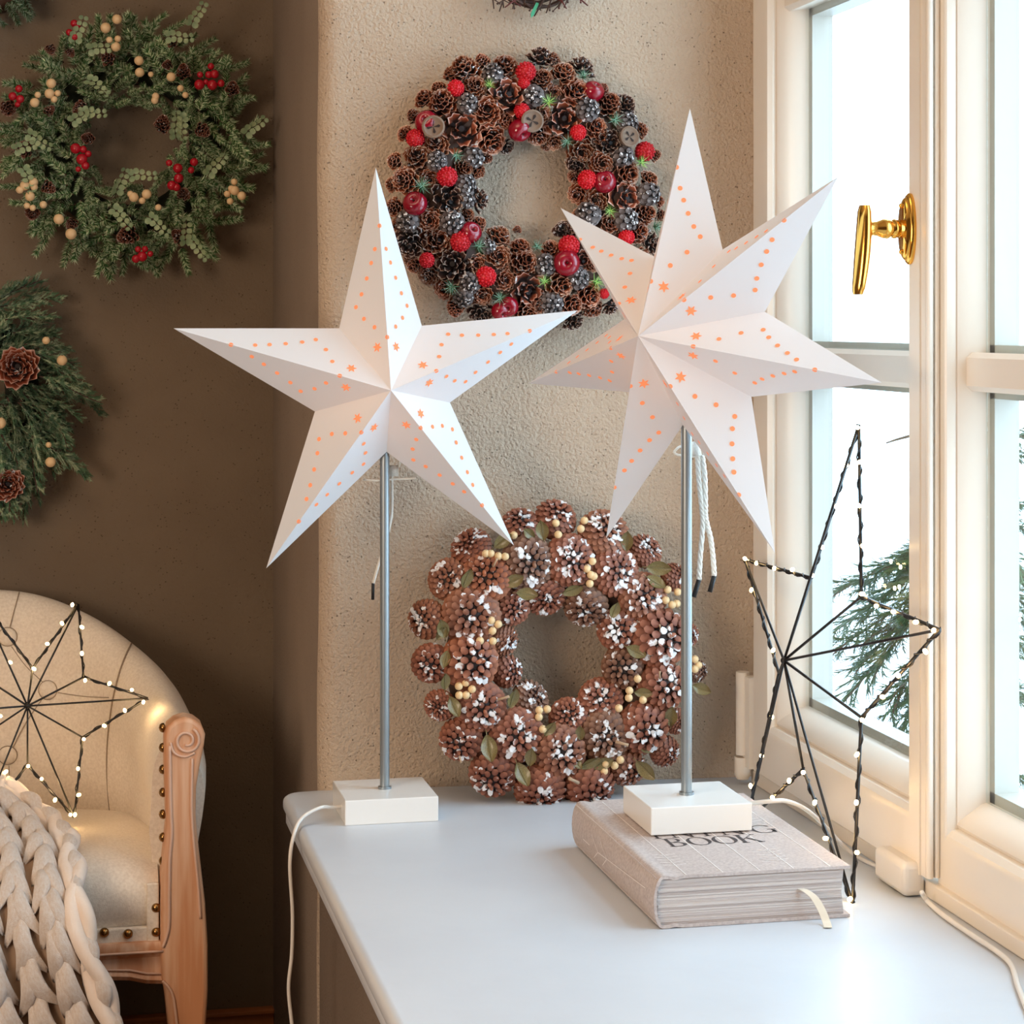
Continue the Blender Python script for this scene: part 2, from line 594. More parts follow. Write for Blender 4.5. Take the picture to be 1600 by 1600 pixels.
# niche wall with softly rounded outer corner and the return face behind it
b = MB()
rr = .03
path = []
for k in range(9):
    a = math.pi * k / 16
    path.append((WX + rr - rr * math.cos(a), wall_y(WX) + rr - rr * math.sin(a)))
for k in range(1, 8):
    x = WX + rr + (1.01 - WX - rr) * k / 7
    path.append((x, wall_y(x)))
zs = [0 + 2.6 * i / 60 for i in range(61)]
rows = []
for (x, y) in path:
    row = []
    for z in zs:
        w = .004 * mnoise.noise(Vector((x * 3, y * 3, z * 5)))
        row.append((x + w * .8, y + w, z))
    rows.append(row)
b.grid(rows)
b.v = b.v + []
struct(b, 'wall_back', M['wall'])
M['wall_side'] = plaster('taupe_plaster', srgb(140, 124, 110), srgb(128, 112, 98), .0014)  # plaster toned darker than wall_back, for return and parapet
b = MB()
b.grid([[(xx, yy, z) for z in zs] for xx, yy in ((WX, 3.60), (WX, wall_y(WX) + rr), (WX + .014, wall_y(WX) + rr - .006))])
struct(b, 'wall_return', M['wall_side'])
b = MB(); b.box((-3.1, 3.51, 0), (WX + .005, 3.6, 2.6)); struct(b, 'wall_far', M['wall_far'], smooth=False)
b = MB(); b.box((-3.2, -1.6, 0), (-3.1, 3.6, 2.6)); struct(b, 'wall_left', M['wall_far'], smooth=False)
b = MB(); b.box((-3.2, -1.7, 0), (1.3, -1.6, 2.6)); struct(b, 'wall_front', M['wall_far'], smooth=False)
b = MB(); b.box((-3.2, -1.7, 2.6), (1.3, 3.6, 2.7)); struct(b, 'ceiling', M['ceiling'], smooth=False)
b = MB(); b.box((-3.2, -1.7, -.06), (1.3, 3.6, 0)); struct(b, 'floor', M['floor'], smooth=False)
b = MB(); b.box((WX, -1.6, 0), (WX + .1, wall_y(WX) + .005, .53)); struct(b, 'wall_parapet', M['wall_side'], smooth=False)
b = MB(); b.box((-3.1, 3.495, 0), (WX, 3.51, .060)); b.box((-3.1, 3.488, .060), (WX, 3.51, .068))
struct(b, 'baseboard_back', M['base'], smooth=False, bevel=.002)
# window wall: masonry round the openings
b = MB()
b.box((1.02, -1.6, 0), (1.06, 3.6, .545))
b.box((1.0, -1.6, 2.24), (1.06, 3.6, 2.6))
b.box((1.0, 1.50, .545), (1.06, 1.56, 2.24))
b.box((1.0, -1.6, .545), (1.06, .16, 2.24))
b.box((1.0, 2.85, .545), (1.03, 3.6, 2.24))
struct(b, 'wall_window', M['wall'], smooth=False)
b = MB(); b.box((1.22, -6, -.35), (14, 14, -.3)); struct(b, 'terrace_ground', M['snowground'], smooth=False)

# window sill
sl = thing('window_sill', 'wide white painted window sill with rounded edge under both star lamps', 'windowsill', (.64, 1.4, .53))
b = MB()
pl = [(.975, -.6), (.975, wall_y(.975) + .004)]
pl += [(.36, wall_y(.36) + .01), (.335, 2.893)]
for k in range(1, 7):
    a = R(90) * k / 6
    pl.append((.337 - .03 * math.sin(a), 2.863 + .03 * math.cos(a)))
pl += [(.307, -.6)]
b.prism([(x, y, .536) for x, y in pl], (0, 0, .023))
o = build(b, 'sill_board', M['sill'], sl, smooth=True, bevel=.009, seg=4, fix=True)
b = MB()
b.prism([(x + (.004 if x < .34 else 0), min(y, 2.87) if x < .35 else y, .520) for x, y in pl], (0, 0, .0165))
build(b, 'sill_moulding', M['sill'], sl, smooth=True, bevel=.004, seg=2, fix=True)

# window frame fixed round both casements
b = MB()
b.box((.955, 1.55, .559), (1.06, 2.812, .578))
b.box((.972, 2.775, .578), (1.015, 2.86, 2.24))
b.box((.972, 1.55, .578), (1.06, 1.585, 2.24))
b.box((.972, 1.55, 2.20), (1.06, 2.812, 2.24))
b.box((.955, .15, .559), (1.06, 1.50, .578))
b.box((.972, 1.46, .578), (1.06, 1.50, 2.24))
b.box((.972, .15, .578), (1.06, .19, 2.24))
b.box((.972, .15, 2.20), (1.06, 1.50, 2.24))
struct(b, 'trim_1', M['frame'], smooth=False, bevel=.002)


def casement(name, label, xf, y0, y1, z0, z1, front_near=.058, far=1.0, handle=False, munt=(1.125, 1.168), munt2=(1.62, 1.663), mx=.965, glx=.99):
    root = thing(name, label, 'window', (xf + .04, (y0 + y1) / 2, z0))
    root['kind'] = 'structure'
    prof = [(0, .035), (0, 0), (.056, 0), (.063, .002), (.069, .008), (.0705, .015), (.075, .0125), (.080, .015), (.098, .038), (.100, .045), (.1005, .082), (.03, .082)]
    mb = MB()
    ring = []
    for w, d in prof:
        # stile on the near side is slimmer
        wn_ = w * (front_near / .058)
        ring.append([(xf + d, y0 + wn_, z0 + w), (xf + d, y1 - w * far, z0 + w), (xf + d, y1 - w * far, z1 - w), (xf + d, y0 + wn_, z1 - w)])
    pts = [[ring[i][c] for i in range(len(prof))] for c in range(4)]
    mb.grid(pts, closed_u=True)
    build(mb, 'sash', M['frame'], root, smooth=True, angle=28, fix=True)
    gy0, gy1 = y0 + .1 * (front_near / .058), y1 - .1 * far
    gz0, gz1 = z0 + .1, z1 - .1
    for (a0, a1) in (munt, munt2):
        mb = MB()
        cs = [(glx + .03, a0 + .004), (glx + .004, a0 + .002), (mx + .006, a0), (mx, a0 + .006), (mx, a1 - .006), (mx + .006, a1), (glx + .004, a1 - .002), (glx + .03, a1 - .004)]
        mb.grid([[(x, yy, z) for x, z in cs] for yy in (gy0 - .012, gy1 + .012)])
        mb.add([(x, gy0 - .012, z) for x, z in cs], [tuple(range(len(cs)))])
        mb.add([(x, gy1 + .012, z) for x, z in cs], [tuple(range(len(cs)))])
        build(mb, 'muntin', M['frame'], root, smooth=True, angle=40, fix=True)
    zz = [gz0, munt[0] + .004, munt[1] - .004, munt2[0] + .004, munt2[1] - .004, gz1]
    for k in range(3):
        mb = MB()
        mb.box((glx + .006, gy0, zz[2 * k]), (glx + .010, gy1, zz[2 * k + 1]))
        build(mb, 'pane', M['glass'], root, smooth=False)
        mb = MB()   # spacer behind the edge of the double glazing
        for (ya, yb, za, zb) in ((gy0, gy0 + .012, zz[2 * k], zz[2 * k + 1]), (gy1 - .012, gy1, zz[2 * k], zz[2 * k + 1]), (gy0, gy1, zz[2 * k], zz[2 * k] + .012), (gy0, gy1, zz[2 * k + 1] - .012, zz[2 * k + 1])):
            mb.box((glx + .011, ya, za), (glx + .040, yb, zb))
        build(mb, 'spacer_bar', M['alu'], root, smooth=False)
    return root


w1 = casement('window_1', 'white casement window with brass handle nearest the corner wall', .945, 2.202, 2.770, .585, 2.19, front_near=.030, far=.80, mx=.965, glx=.985)
w2 = casement('window_2', 'white casement window at the right edge of the photo',    .963, 1.60, 2.192, .572, 2.19, front_near=.058, far=.30, mx=.985, glx=1.0)
w3 = casement('window_3', 'white casement window further along the sill', .963, .85, 1.46, .572, 2.19, mx=.985, glx=1.0)
w4 = casement('window_4', 'white casement window at the near end of the sill', .963, .19, .84, .572, 2.19, mx=.985, glx=1.0)
# astragal strip on the meeting side of window_1
b = MB()
b.box((.947, 2.190, .585), (.990, 2.203, 2.19))
b.tube([(.951, 2.188, .585), (.951, 2.188, 2.19)], .0042, 10)
b.tube([(.960, 2.189, .585), (.960, 2.189, 2.19)], .0035, 10)
build(b, 'astragal', M['frame'], w1, smooth=True, angle=40)
# hinges; under-sheet closing the stitch gaps, their shade put into its darker colour
b = MB()
b.tube([(.940, 2.803, .600), (.940, 2.803, .715)], .0095, 14)
b.tube([(.940, 2.803, .566), (.940, 2.803, .572), (.940, 2.803, .597)], [.008, .0115, .0115], 14)
b.box((.940, 2.775, .585), (.956, 2.803, .71))
build(b, 'hinge', M['frame'], w1, smooth=True, angle=40)
# handle
hy, hz = 2.226, 1.306
b = MB()
mr = Matrix.Translation((.945, hy, hz)) @ Matrix.Rotation(R(-90), 4, 'Y') @ Matrix.Diagonal((1, .40, 1, 1))
b.lathe([(.040, 0), (.0405, .003), (.038, .0055), (.0355, .006), (.0345, .0085), (.031, .0105), (.0, .0105)], 40, M=mr)
hand = build(b, 'handle', M['brass'], w1, smooth=True, angle=50, fix=True)
hand['label'] = 'polished brass window handle'
b = MB()
mr = Matrix.Translation((.936, hy, hz)) @ Matrix.Rotation(R(-90), 4, 'Y')
b.lathe([(.0105, 0), (.0105, .006), (.0085, .007), (.0112, .010), (.0112, .012), (.0095, .015), (.0118, .020), (.0105, .026), (.0082, .032), (.0075, .040), (.0080, .047)], 24, M=mr)
build(b, 'neck', M['brass'], hand, smooth=True, angle=50, fix=True)
b = MB()
gp = []
for t in range(15):
    s_ = t / 14
    z = hz + .026 - .100 * s_
    w = .0085 + .0035 * math.sin(math.pi * (s_ * .85 + .1))
    if t in (0, 14): w *= .80
    ring = []
    for k in range(16):
        a = 2 * math.pi * k / 16
        f = 1 - .10 * (k % 4 == 2)
        ring.append((.890 - .004 * s_ ** 2 * 2 + .78 * w * math.cos(a) * f, hy + w * 1.05 * math.sin(a) * f, z))
    gp.append(ring)
b.add([p for r_ in gp for p in r_], [(i * 16 + k, i * 16 + (k + 1) % 16, (i + 1) * 16 + (k + 1) % 16, (i + 1) * 16 + k) for i in range(14) for k in range(16)] + [tuple(range(16)), tuple(14 * 16 + k for k in range(16))])
build(b, 'grip', M['brass'], hand, smooth=True, angle=55, fix=True)
for dz in (.026, -.026):
    b = MB(); b.sphere((.9335, hy, hz + dz), .003, 10, 6); build(b, 'screw', M['brass'], hand)

# ------------------------------------------------------------------ star lamps
# cutout pattern of one facet, measured on the upright point of the left star
TT, II, AA = (795, 32), (655, 638), (850, 872)


def bary(p):
    x, y = p
    d = (II[1] - AA[1]) * (TT[0] - AA[0]) + (AA[0] - II[0]) * (TT[1] - AA[1])
    a = ((II[1] - AA[1]) * (x - AA[0]) + (AA[0] - II[0]) * (y - AA[1])) / d
    c = ((AA[1] - TT[1]) * (x - AA[0]) + (TT[0] - AA[0]) * (y - AA[1])) / d
    return a, c, 1 - a - c


DOTS = [bary(p) for p in ((792, 343), (778, 395), (761, 453), (741, 512), (720, 560), (750, 605), (790, 637))]
RIDGE = [.735, .235]        # two holes on the ridge itself, as shares from apex to tip
STARP = bary((800, 712))


def star_lamp(label, base_lo, base_hi, pole_top, tips, inners, Pc, N, apexlen, apex_px, slot):
    bx, by = (base_lo[0] + base_hi[0]) / 2, (base_lo[1] + base_hi[1]) / 2
    root = thing('star_lamp', label, 'lamp', (bx, by, base_lo[2]))
    b = MB(); b.box(base_lo, base_hi)
    build(b, 'base', M['lampbase'], root, smooth=False, bevel=.0012)
    b = MB()
    b.tube([(bx, by, base_hi[2]), (bx, by, base_hi[2] + .003)], .0088, 20)
    b.tube([(bx, by, base_hi[2]), (bx, by, pole_top)], .0063, 20)
    build(b, 'pole', M['pole'], root, angle=40)
    N = Vector(N).normalized()
    Tt = [hit(x, y, Pc, N) for x, y in tips]
    In = [hit(x, y, Pc, N) for x, y in inners]
    C = sum(Tt, Vector()) / len(Tt)
    # apex: point on the apex ray nearest the axis
    d = ray(*apex_px)
    w = C - CAMP
    # solve CAMP + s d = C + p N (least squares)
    A = np.array([[d.x, -N.x], [d.y, -N.y], [d.z, -N.z]])
    s_, p_ = np.linalg.lstsq(A, np.array([w.x, w.y, w.z]), rcond=None)[0]
    p_ = apexlen if apexlen else p_
    ap = CAMP + d * s_ if not apexlen else C + N * p_
    plen = (ap - C).dot(N)
    bk = ap - N * (2 * plen)
    b = MB()
    n = len(Tt)
    verts = [ap, bk]
    faces = []
    for i in range(n):
        verts += [Tt[i], In[i]]     # inner i lies between tip i and tip i+1
    th = .0006
    for i in range(n):
        T, I0, I1 = 2 + 2 * i, 3 + 2 * ((i - 1) % n), 3 + 2 * i
        if i in slot:
            pass
        faces += [(0, I0, T), (0, T, I1), (1, T, I0), (1, I1, T)]
    # open notch at the bottom: cut the inner vertex back on both sides so that the pole can enter
    b.add(verts, faces)
    sh = build(b, 'star_shade', M['paper'], root, smooth=False, fix=True)
    sh['label'] = 'folded white paper star shade'
    dots = MB()
    stars = []
    for i in range(n):
        T = Tt[i]
        for side, I in ((0, In[(i - 1) % n]), (1, In[i])):
            for back in (0,):
                A_ = ap
                nr = (T - A_).cross(I - A_).normalized()
                if nr.dot(N) < 0: nr = -nr
                e1 = (T - A_).normalized()
                e2 = nr.cross(e1)
                for (a, c, g) in DOTS:
                    c0 = T * a + I * c + A_ * g + nr * .0007
                    dots.add([c0 + (e1 * math.cos(k * math.pi / 5) + e2 * math.sin(k * math.pi / 5)) * .0029 for k in range(10)], [tuple(range(10))])
                a, c, g = STARP
                c0 = T * a + I * c + A_ * g + nr * .0007
                pts = []
                for k in range(12):
                    r_ = .0072 if k % 2 == 0 else .0033
                    th_ = k * math.pi / 6 + .3
                    pts.append(c0 + (e1 * math.cos(th_) + e2 * math.sin(th_)) * r_)
                stars.append((c0, pts))
        for q in RIDGE:
            for I in (In[(i - 1) % n], In[i]):
                nr = (T - ap).cross(I - ap).normalized()
                if nr.dot(N) < 0: nr = -nr
                e1 = (T - ap).normalized(); e2 = nr.cross(e1)
                if e2.dot(I - ap) < 0: e2 = -e2
                c0 = ap.lerp(T, q) + nr * .0007
                dots.add([c0 + e1 * math.cos(k * math.pi / 6) * .0029 + e2 * math.sin(k * math.pi / 6) * .0029 for k in range(7)], [tuple(range(7))])
    o = build(dots, 'dot_cutouts', M['hole_glow'], root, smooth=False)
    o['label'] = 'rows of small round cutouts glowing peach'; o['kind'] = 'stuff'
    for c0, pts in stars:
        b = MB(); b.add(pts + [c0], [(k, (k + 1) % 12, 12) for k in range(12)])
        build(b, 'star_cutout', M['hole_glow'], root, smooth=False)
    # lamp holder and bulb inside the shade
    b = MB()
    cc = C.copy()
    b.tube([(bx, by, pole_top), (bx, by, pole_top + .035)], .013, 16)
    build(b, 'bulb_socket', M['lampbase'], root)
    b = MB(); b.sphere((bx, by, pole_top + .058), .021, 16, 12)
    build(b, 'bulb', M['bulb'], root)
    return root, C, ap, N


tips1 = [(587, 262), (903, 485), (803, 852), (416, 888), (271, 513)]
inn1 = [(659, 509), (703, 629), (604, 706), (492, 643), (530, 513)]
lampA, C1, A1, N1 = star_lamp('white five-pointed paper star lamp on grey pole, base directly on sill',
                              (.366, 2.676, .559), (.487, 2.797, .591), 1.035, tips1, inn1, (.427, 2.727, 1.1), (0, -1, 0), 0, (611, 610), ())
tips2 = [(1078, 169), (1310, 276), (1378, 598), (1211, 864), (947, 841), (826, 599), (876, 325)]
inn2 = [(1129, 390), (1195, 487), (1174, 620), (1067, 664), (984, 613), (975, 499), (1022, 401)]
th = R(45)
n_cam = (-math.sin(th), -math.cos(th))
N2 = Vector((n_cam[0] * CY + n_cam[1] * SY, -n_cam[0] * SY + n_cam[1] * CY, 0))
lampB, C2, A2, N2 = star_lamp('white seven-pointed paper star lamp on grey pole, base standing on the book',
                              (.667, 2.315, .6165), (.788, 2.435, .648), 1.09, tips2, inn2, (.722, 2.370, 1.2), N2, 0, (997, 525), ())
point_light('bulb_light', (.427, 2.737, 1.115), .08, (1, .50, .24), .02)
point_light('bulb_light', (.7275, 2.375, 1.17), .12, (1, .50, .24), .02)


def cord(pts, r, name, m, parent=None, n=8, sm=8):
    b = MB(); b.tube(smooth_path(pts, sm), r, n)
    return build(b, name, m, parent)


# power cord of lamp A: out of the base, over the sill edge and down
pA = [(.368, 2.715, .575), (.352, 2.705, .577), on_y(500, 1262, 2.69), on_y(472, 1278, 2.68), on_y(459, 1305, 2.67), on_y(453, 1350, 2.66), on_y(457, 1425, 2.66), on_y(456, 1490, 2.66), on_y(451, 1545, 2.66), on_y(457, 1610, 2.66), on_y(462, 1680, 2.66), (.290, 2.67, .12), (.285, 2.70, .02), (.27, 2.76, .004), (.20, 2.95, .004), (.10, 3.20, .004), (.05, 3.44, .004)]
cord(pA, .0024, 'power_cord', M['cord'], lampA)
# power cord of lamp B up to the junction box, and on along the frame
pB = [(.787, 2.375, .632), on_x(1202, 1252, .812), on_x(1230, 1252, .842), on_x(1258, 1264, .872), on_x(1285, 1287, .902), on_x(1308, 1312, .925), (.940, 2.395, .5635), (.944, 2.34, .5630), (.942, 2.285, .572)]
cord(pB, .0026, 'power_cord', M['cord'], lampB)
pC = [on_z(1440, 1394, .575), on_z(1450, 1409, .563), on_z(1475, 1431, .5625), on_z(1520, 1462, .5625), on_z(1558, 1487, .5625), on_z(1580, 1508, .5625), on_z(1592, 1545, .5625), on_z(1612, 1590, .5625), on_z(1650, 1640, .5625)]
o = cord(pC, .0028, 'power_cord', M['cord'])
tag(o, 'thick white cable lying on the sill right of the junction box', 'cable')
b = MB(); b.box((.927, 2.205, .560), (.954, 2.292, .598))
o = build(b, 'junction_box', M['cord'], None, smooth=True, angle=40, bevel=.007, seg=3)
tag(o, 'small white plastic cable box at the foot of the window post', 'cable box')

# tie strings at the open notch of each star
b = MB()
s1 = [on_y(568, 749, 2.745), on_y(590, 751, 2.738), on_y(615, 749, 2.748), on_y(640, 748, 2.745), on_y(650, 747, 2.745)]
b.tube(smooth_path(s1, 5), .0014, 6)
s1 = [on_y(612, 742, 2.75), on_y(612, 800, 2.755), on_y(604, 840, 2.755), on_y(592, 880, 2.755), on_y(583, 912, 2.755)]
b.tube(smooth_path(s1, 5), .0021, 6)
b.box(on_y(608, 744, 2.752) - Vector((0, .004, 0)), on_y(622, 727, 2.752) + Vector((0, .004, 0)))
build(b, 'tie_string', M['string'], lampA)
b = MB(); b.tube([on_y(583, 911, 2.755), on_y(582.5, 937, 2.755)], .0021, 8); build(b, 'string_sleeve', M['black'], lampA)
b = MB()
yb = 2.395
b.tube(smooth_path([on_y(1053, 706, yb), on_y(1060, 699, yb), on_y(1066, 697, yb)], 3), .0015, 6)
b.tube(smooth_path([on_y(1053, 706, yb), on_y(1060, 711, yb), on_y(1090, 713, yb), on_y(1101, 713, yb)], 3), .0016, 6)
b.tube(smooth_path([on_y(1086, 688, yb), on_y(1096, 700, yb), on_y(1101, 713, yb)], 3), .0015, 6)
b.tube([on_y(1086, 690, yb), on_y(1089, 712, yb)], [.004, .006], 10)
for q in ([(1090, 712), (1092, 750), (1096, 790), (1098, 820), (1094, 870), (1092, 906)], [(1097, 712), (1101, 745), (1102, 790), (1103, 812), (1110, 840), (1114, 870), (1116, 900)]):
    P_ = smooth_path([on_y(x, y, yb) for x, y in q], 8)
    for ph in (0, 2.09, 4.19):      # three plied strands
        b.tube([p + Vector((math.cos(i * .9 + ph), .6 * math.sin(i * .9 + ph), 0)) * .0016 for i, p in enumerate(P_)], .0019, 6)
build(b, 'tie_string', M['string'], lampB)
for a_, c_ in (((1092, 906), (1084, 933)), ((1116, 900), (1109, 925))):
    b = MB(); b.tube([on_y(*a_, yb), on_y(*c_, yb)], .0030, 8); build(b, 'string_sleeve', M['black'], lampB)

# ------------------------------------------------------------------ book
bk = thing('book', 'thick beige linen hardback titled BOOK under the right star lamp', 'book', (.73, 2.33, .559))
X0, X1, Y0, Y1, Z0, Z1 = .622, .842, 2.148, 2.508, .5595, .615
b = MB()       # case: two boards and a rounded spine in one wrap, seen end on as a C
prof = []
ns = 10
for k in range(ns + 1):
    a = -math.pi / 2 + math.pi * k / ns
    prof.append((X0 + .010 - .010 * math.cos(a), (Z0 + Z1) / 2 + (Z1 - Z0) / 2 * math.sin(a)))
outer = [(X1, Z0)] + [(X0 + .032, Z0), (X0 + .024, Z0 + .0012), (X0 + .016, Z0)] + prof + [(X0 + .016, Z1), (X0 + .024, Z1 - .0018), (X0 + .032, Z1), (X1, Z1)]
tk = .0032
inner = [(X1, Z1 - tk), (X0 + .014, Z1 - tk), (X0 + .005, Z1 - .008), (X0 + .0032, (Z0 + Z1) / 2), (X0 + .005, Z0 + .008), (X0 + .014, Z0 + tk), (X1, Z0 + tk)]
# quads between outer and inner built as strips: top board, spine, bottom board
no = len(outer)
half_pts = []
for (x, z) in outer:
    half_pts.append((x, z))
inn = []
for (x, z) in outer:
    cx_ = max(x, X0 + .004)
    cz_ = (Z0 + Z1) / 2
    if x <= X0 + .0101:
        dx, dz = X0 + .012 - x, (cz_ - z)
        L = math.hypot(dx, dz) or 1
        inn.append((x + tk * .9 * (1 if abs(z - cz_) < .024 else .3), z + (tk if z < cz_ else -tk) * (1 if abs(z - cz_) > .018 else 0)))
    else:
        inn.append((x, z + (tk if z < cz_ else -tk)))
rowsA = [[(x, yy, z) for x, z in outer] for yy in (Y0, Y1)]
rowsB = [[(x, yy, z) for x, z in inn] for yy in (Y0, Y1)]
b.grid(rowsA); b.grid(rowsB)
for yy in (Y0, Y1):
    b.grid([[(x, yy, z) for x, z in outer], [(x, yy, z) for x, z in inn]])
b.grid([[(X1, Y0, Z1), (X1, Y0, Z1 - tk)], [(X1, Y1, Z1), (X1, Y1, Z1 - tk)]])
b.grid([[(X1, Y0, Z0), (X1, Y0, Z0 + tk)], [(X1, Y1, Z0), (X1, Y1, Z0 + tk)]])
build(b, 'cover', M['book'], bk, smooth=True, angle=35, fix=True)
b = MB()
pg = [(X0 + .0045, Z0 + tk + .0002), (X0 + .0035, (Z0 + Z1) / 2), (X0 + .0045, Z1 - tk - .0002), (X1 - .006, Z1 - tk - .0002), (X1 - .0085, (Z0 + Z1) / 2), (X1 - .006, Z0 + tk + .0002)]
b.prism([(x, Y0 + .004, z) for x, z in pg], (0, Y1 - Y0 - .008, 0))
# a few signatures stand proud of the block
for k in range(9):
    z = Z0 + tk + .003 + k * .0052
    b.box((X0 + .0055, Y0 + .0034 - .0008 * (k % 3 == 0), z), (X1 - .0095, Y0 + .005, z + .0026))
build(b, 'page_block', M['pages'], bk, smooth=False, fix=True)
# lettering, drawn with thick and thin strokes like the printed serif capitals
LET = {
    'B': [('q', 0.10, 0, .26, 1), ('q', 0, 0, .44, .05), ('q', 0, .95, .44, 1), ('q', .2, .48, .5, .53), ('arc', .40, .76, .42, .235, -90, 90, .18), ('arc', .40, .26, .54, .26, -90, 90, .20)],
    'O': [('arc', .5, .5, .5, .5, 0, 360, .17)],
    'K': [('q', 0.08, 0, .24, 1), ('q', 0, 0, .34, .05), ('q', 0, .95, .34, 1), ('l', .22, .42, .78, .97, .05), ('l', .42, .60, .86, .02, .15), ('q', .66, .95, .92, 1), ('q', .70, 0, 1.0, .05)],
    'G': [('arc', .5, .5, .5, .5, 40, 330, .17), ('q', .80, .06, .94, .46), ('q', .66, .42, 1.0, .47)],
    'N': [('q', .10, 0, .17, 1), ('l', .14, 1, .86, 0, .15), ('q', .83, 0, .90, 1), ('q', 0, 0, .28, .05), ('q', .72, .95, 1, 1)],
    'I': [('q', .42, 0, .60, 1), ('q', .3, 0, .72, .05), ('q', .3, .95, .72, 1)],
    'F': [('q', .1, 0, .27, 1), ('q', 0, 0, .38, .05), ('q', .1, .95, .86, 1), ('q', .82, .78, .86, 1), ('q', .2, .48, .62, .53)],
    'D': [('q', .08, 0, .24, 1), ('arc', .24, .5, .68, .5, -90, 90, .16), ('q', 0, 0, .3, .05), ('q', 0, .95, .3, 1)],
}


def letter(mb, ch, x, y, w, h, z):
    for st in LET[ch]:
        if st[0] == 'q':
            _, a, c, d, e = st
            mb.add([(x + a * w, y + c * h, z), (x + d * w, y + c * h, z), (x + d * w, y + e * h, z), (x + a * w, y + e * h, z)], [(0, 1, 2, 3)])
        elif st[0] == 'l':
            _, a, c, d, e, t = st
            mb.add([(x + a * w - t * w / 2, y + c * h, z), (x + a * w + t * w / 2, y + c * h, z), (x + d * w + t * w / 2, y + e * h, z), (x + d * w - t * w / 2, y + e * h, z)], [(0, 1, 2, 3)])
        else:
            _, cx_, cy_, rx, ry, a0, a1, t = st
            n = 28
            vs, fs = [], []
            for k in range(n + 1):
                a = R(a0 + (a1 - a0) * k / n)
                tt = .035 + (t - .035) * abs(math.cos(a)) ** 1.3
                vs.append((x + (cx_ + rx * math.cos(a)) * w, y + (cy_ + ry * math.sin(a)) * h, z))
                vs.append((x + (cx_ + (rx - tt) * math.cos(a)) * w, y + (cy_ + (ry - .045) * math.sin(a)) * h, z))
            for k in range(n):
                fs.append((2 * k, 2 * k + 2, 2 * k + 3, 2 * k + 1))
            mb.add(vs, fs)


zt = Z1 + .0003
b = MB()
for ch, x0_, x1_ in (('B', 1047, 1078), ('O', 1082, 1120), ('O', 1125, 1164), ('K', 1168, 1204)):
    p0, p1 = on_z(x0_, 1322.5, zt), on_z(x1_, 1320.5, zt)
    letter(b, ch, p0.x, on_z(1047, 1323, zt).y, p1.x - p0.x, .036, zt)
yrow = on_z(1180, 1302, zt).y
for ch, x_, w_ in (('I', .664, .018), ('N', .690, .028), ('I', .722, .02), ('N', .750, .028), ('G', on_z(1180, 1302, zt).x, .030)):
    letter(b, ch, x_, yrow, w_, .036, zt)
yrow2 = yrow + .052
for ch, x_, w_ in (('F', .668, .022), ('D', .700, .028), ('N', .732, .028), ('D', .765, .030)):
    letter(b, ch, x_, yrow2, w_, .036, zt)
for x_ in (.646, .6505, .655):      # faint maker's line near the front edge
    pass
o = build(b, 'title_lettering', M['ink'], bk, smooth=False)
o['label'] = 'dark serif capitals reading BOOK'
b = MB()
for px_, py_ in ((1068, 1363), (1125, 1359), (1180, 1354), (1234, 1352), (1291, 1349)):
    p = on_z(px_, py_, zt)
    b.add([(p.x - .0006, Y0 + .001, zt), (p.x + .0006, Y0 + .001, zt), (p.x + .0006, Y1 - .01, zt), (p.x - .0006, Y1 - .01, zt)], [(0, 1, 2, 3)])


def sprig(px_, py_, n, L, mirror):
    p = on_z(px_, py_, zt)
    for k in range(n):
        for s_ in (-1, 1):
            a = R(70)
            q0 = Vector((p.x, p.y + k * .011, zt))
            q1 = q0 + Vector((s_ * L * math.sin(a), L * math.cos(a) * mirror, 0))
            t = Vector((0, .0006, 0))
            b.add([q0 - t, q0 + t, q1 + t, q1 - t], [(0, 1, 2, 3)])


sprig(1056, 1352, 5, .014, 1)
sprig(1215, 1344, 5, .016, 1)
sprig(1187, 1290, 4, .013, 1)
build(b, 'printed_lines', M['foil'], bk, smooth=False)
b = MB()      # stem print on the spine
for k in range(12):
    y_ = Y0 + .03 + .03 * k
for (ya, za, yb_, zb) in ((2.18, .595, 2.38, .584), (2.38, .584, 2.41, .598), (2.38, .584, 2.40, .573), (2.34, .586, 2.37, .600), (2.34, .586, 2.36, .574), (2.42, .583, 2.45, .583)):
    b.add([(X0 - .0004, ya, za - .0005), (X0 - .0004, ya, za + .0005), (X0 - .0004, yb_, zb + .0005), (X0 - .0004, yb_, zb - .0005)], [(0, 1, 2, 3)])
build(b, 'spine_print', M['foil'], bk, smooth=False)
# ribbon marker curling out of the pages onto the sill
rp = smooth_path([(.786, 2.153, .592), (.790, 2.146, .5915), (.797, 2.138, .586), (.803, 2.131, .574), (.806, 2.125, .563), (.805, 2.118, .5600), (.803, 2.112, .5603)], 5)
b = MB()
wv = Vector((.0042, -.0010, 0))
b.grid([[p - wv, p + wv] for p in rp]); b.grid([[p - wv + Vector((0, -.0003, .0003)), p + wv + Vector((0, -.0003, .0003))] for p in rp])
build(b, 'ribbon_marker', M['ribbon'], bk)

# ------------------------------------------------------------------ wire stars with fairy lights
fl_me = None


def fairy_mesh():
    b = MB(); b.sphere((0, 0, 0), .0026, 8, 6, sc=(1, 1, 1.35))
    return b.mesh('fairy_light', M['fairy'])


FAIRY = fairy_mesh()


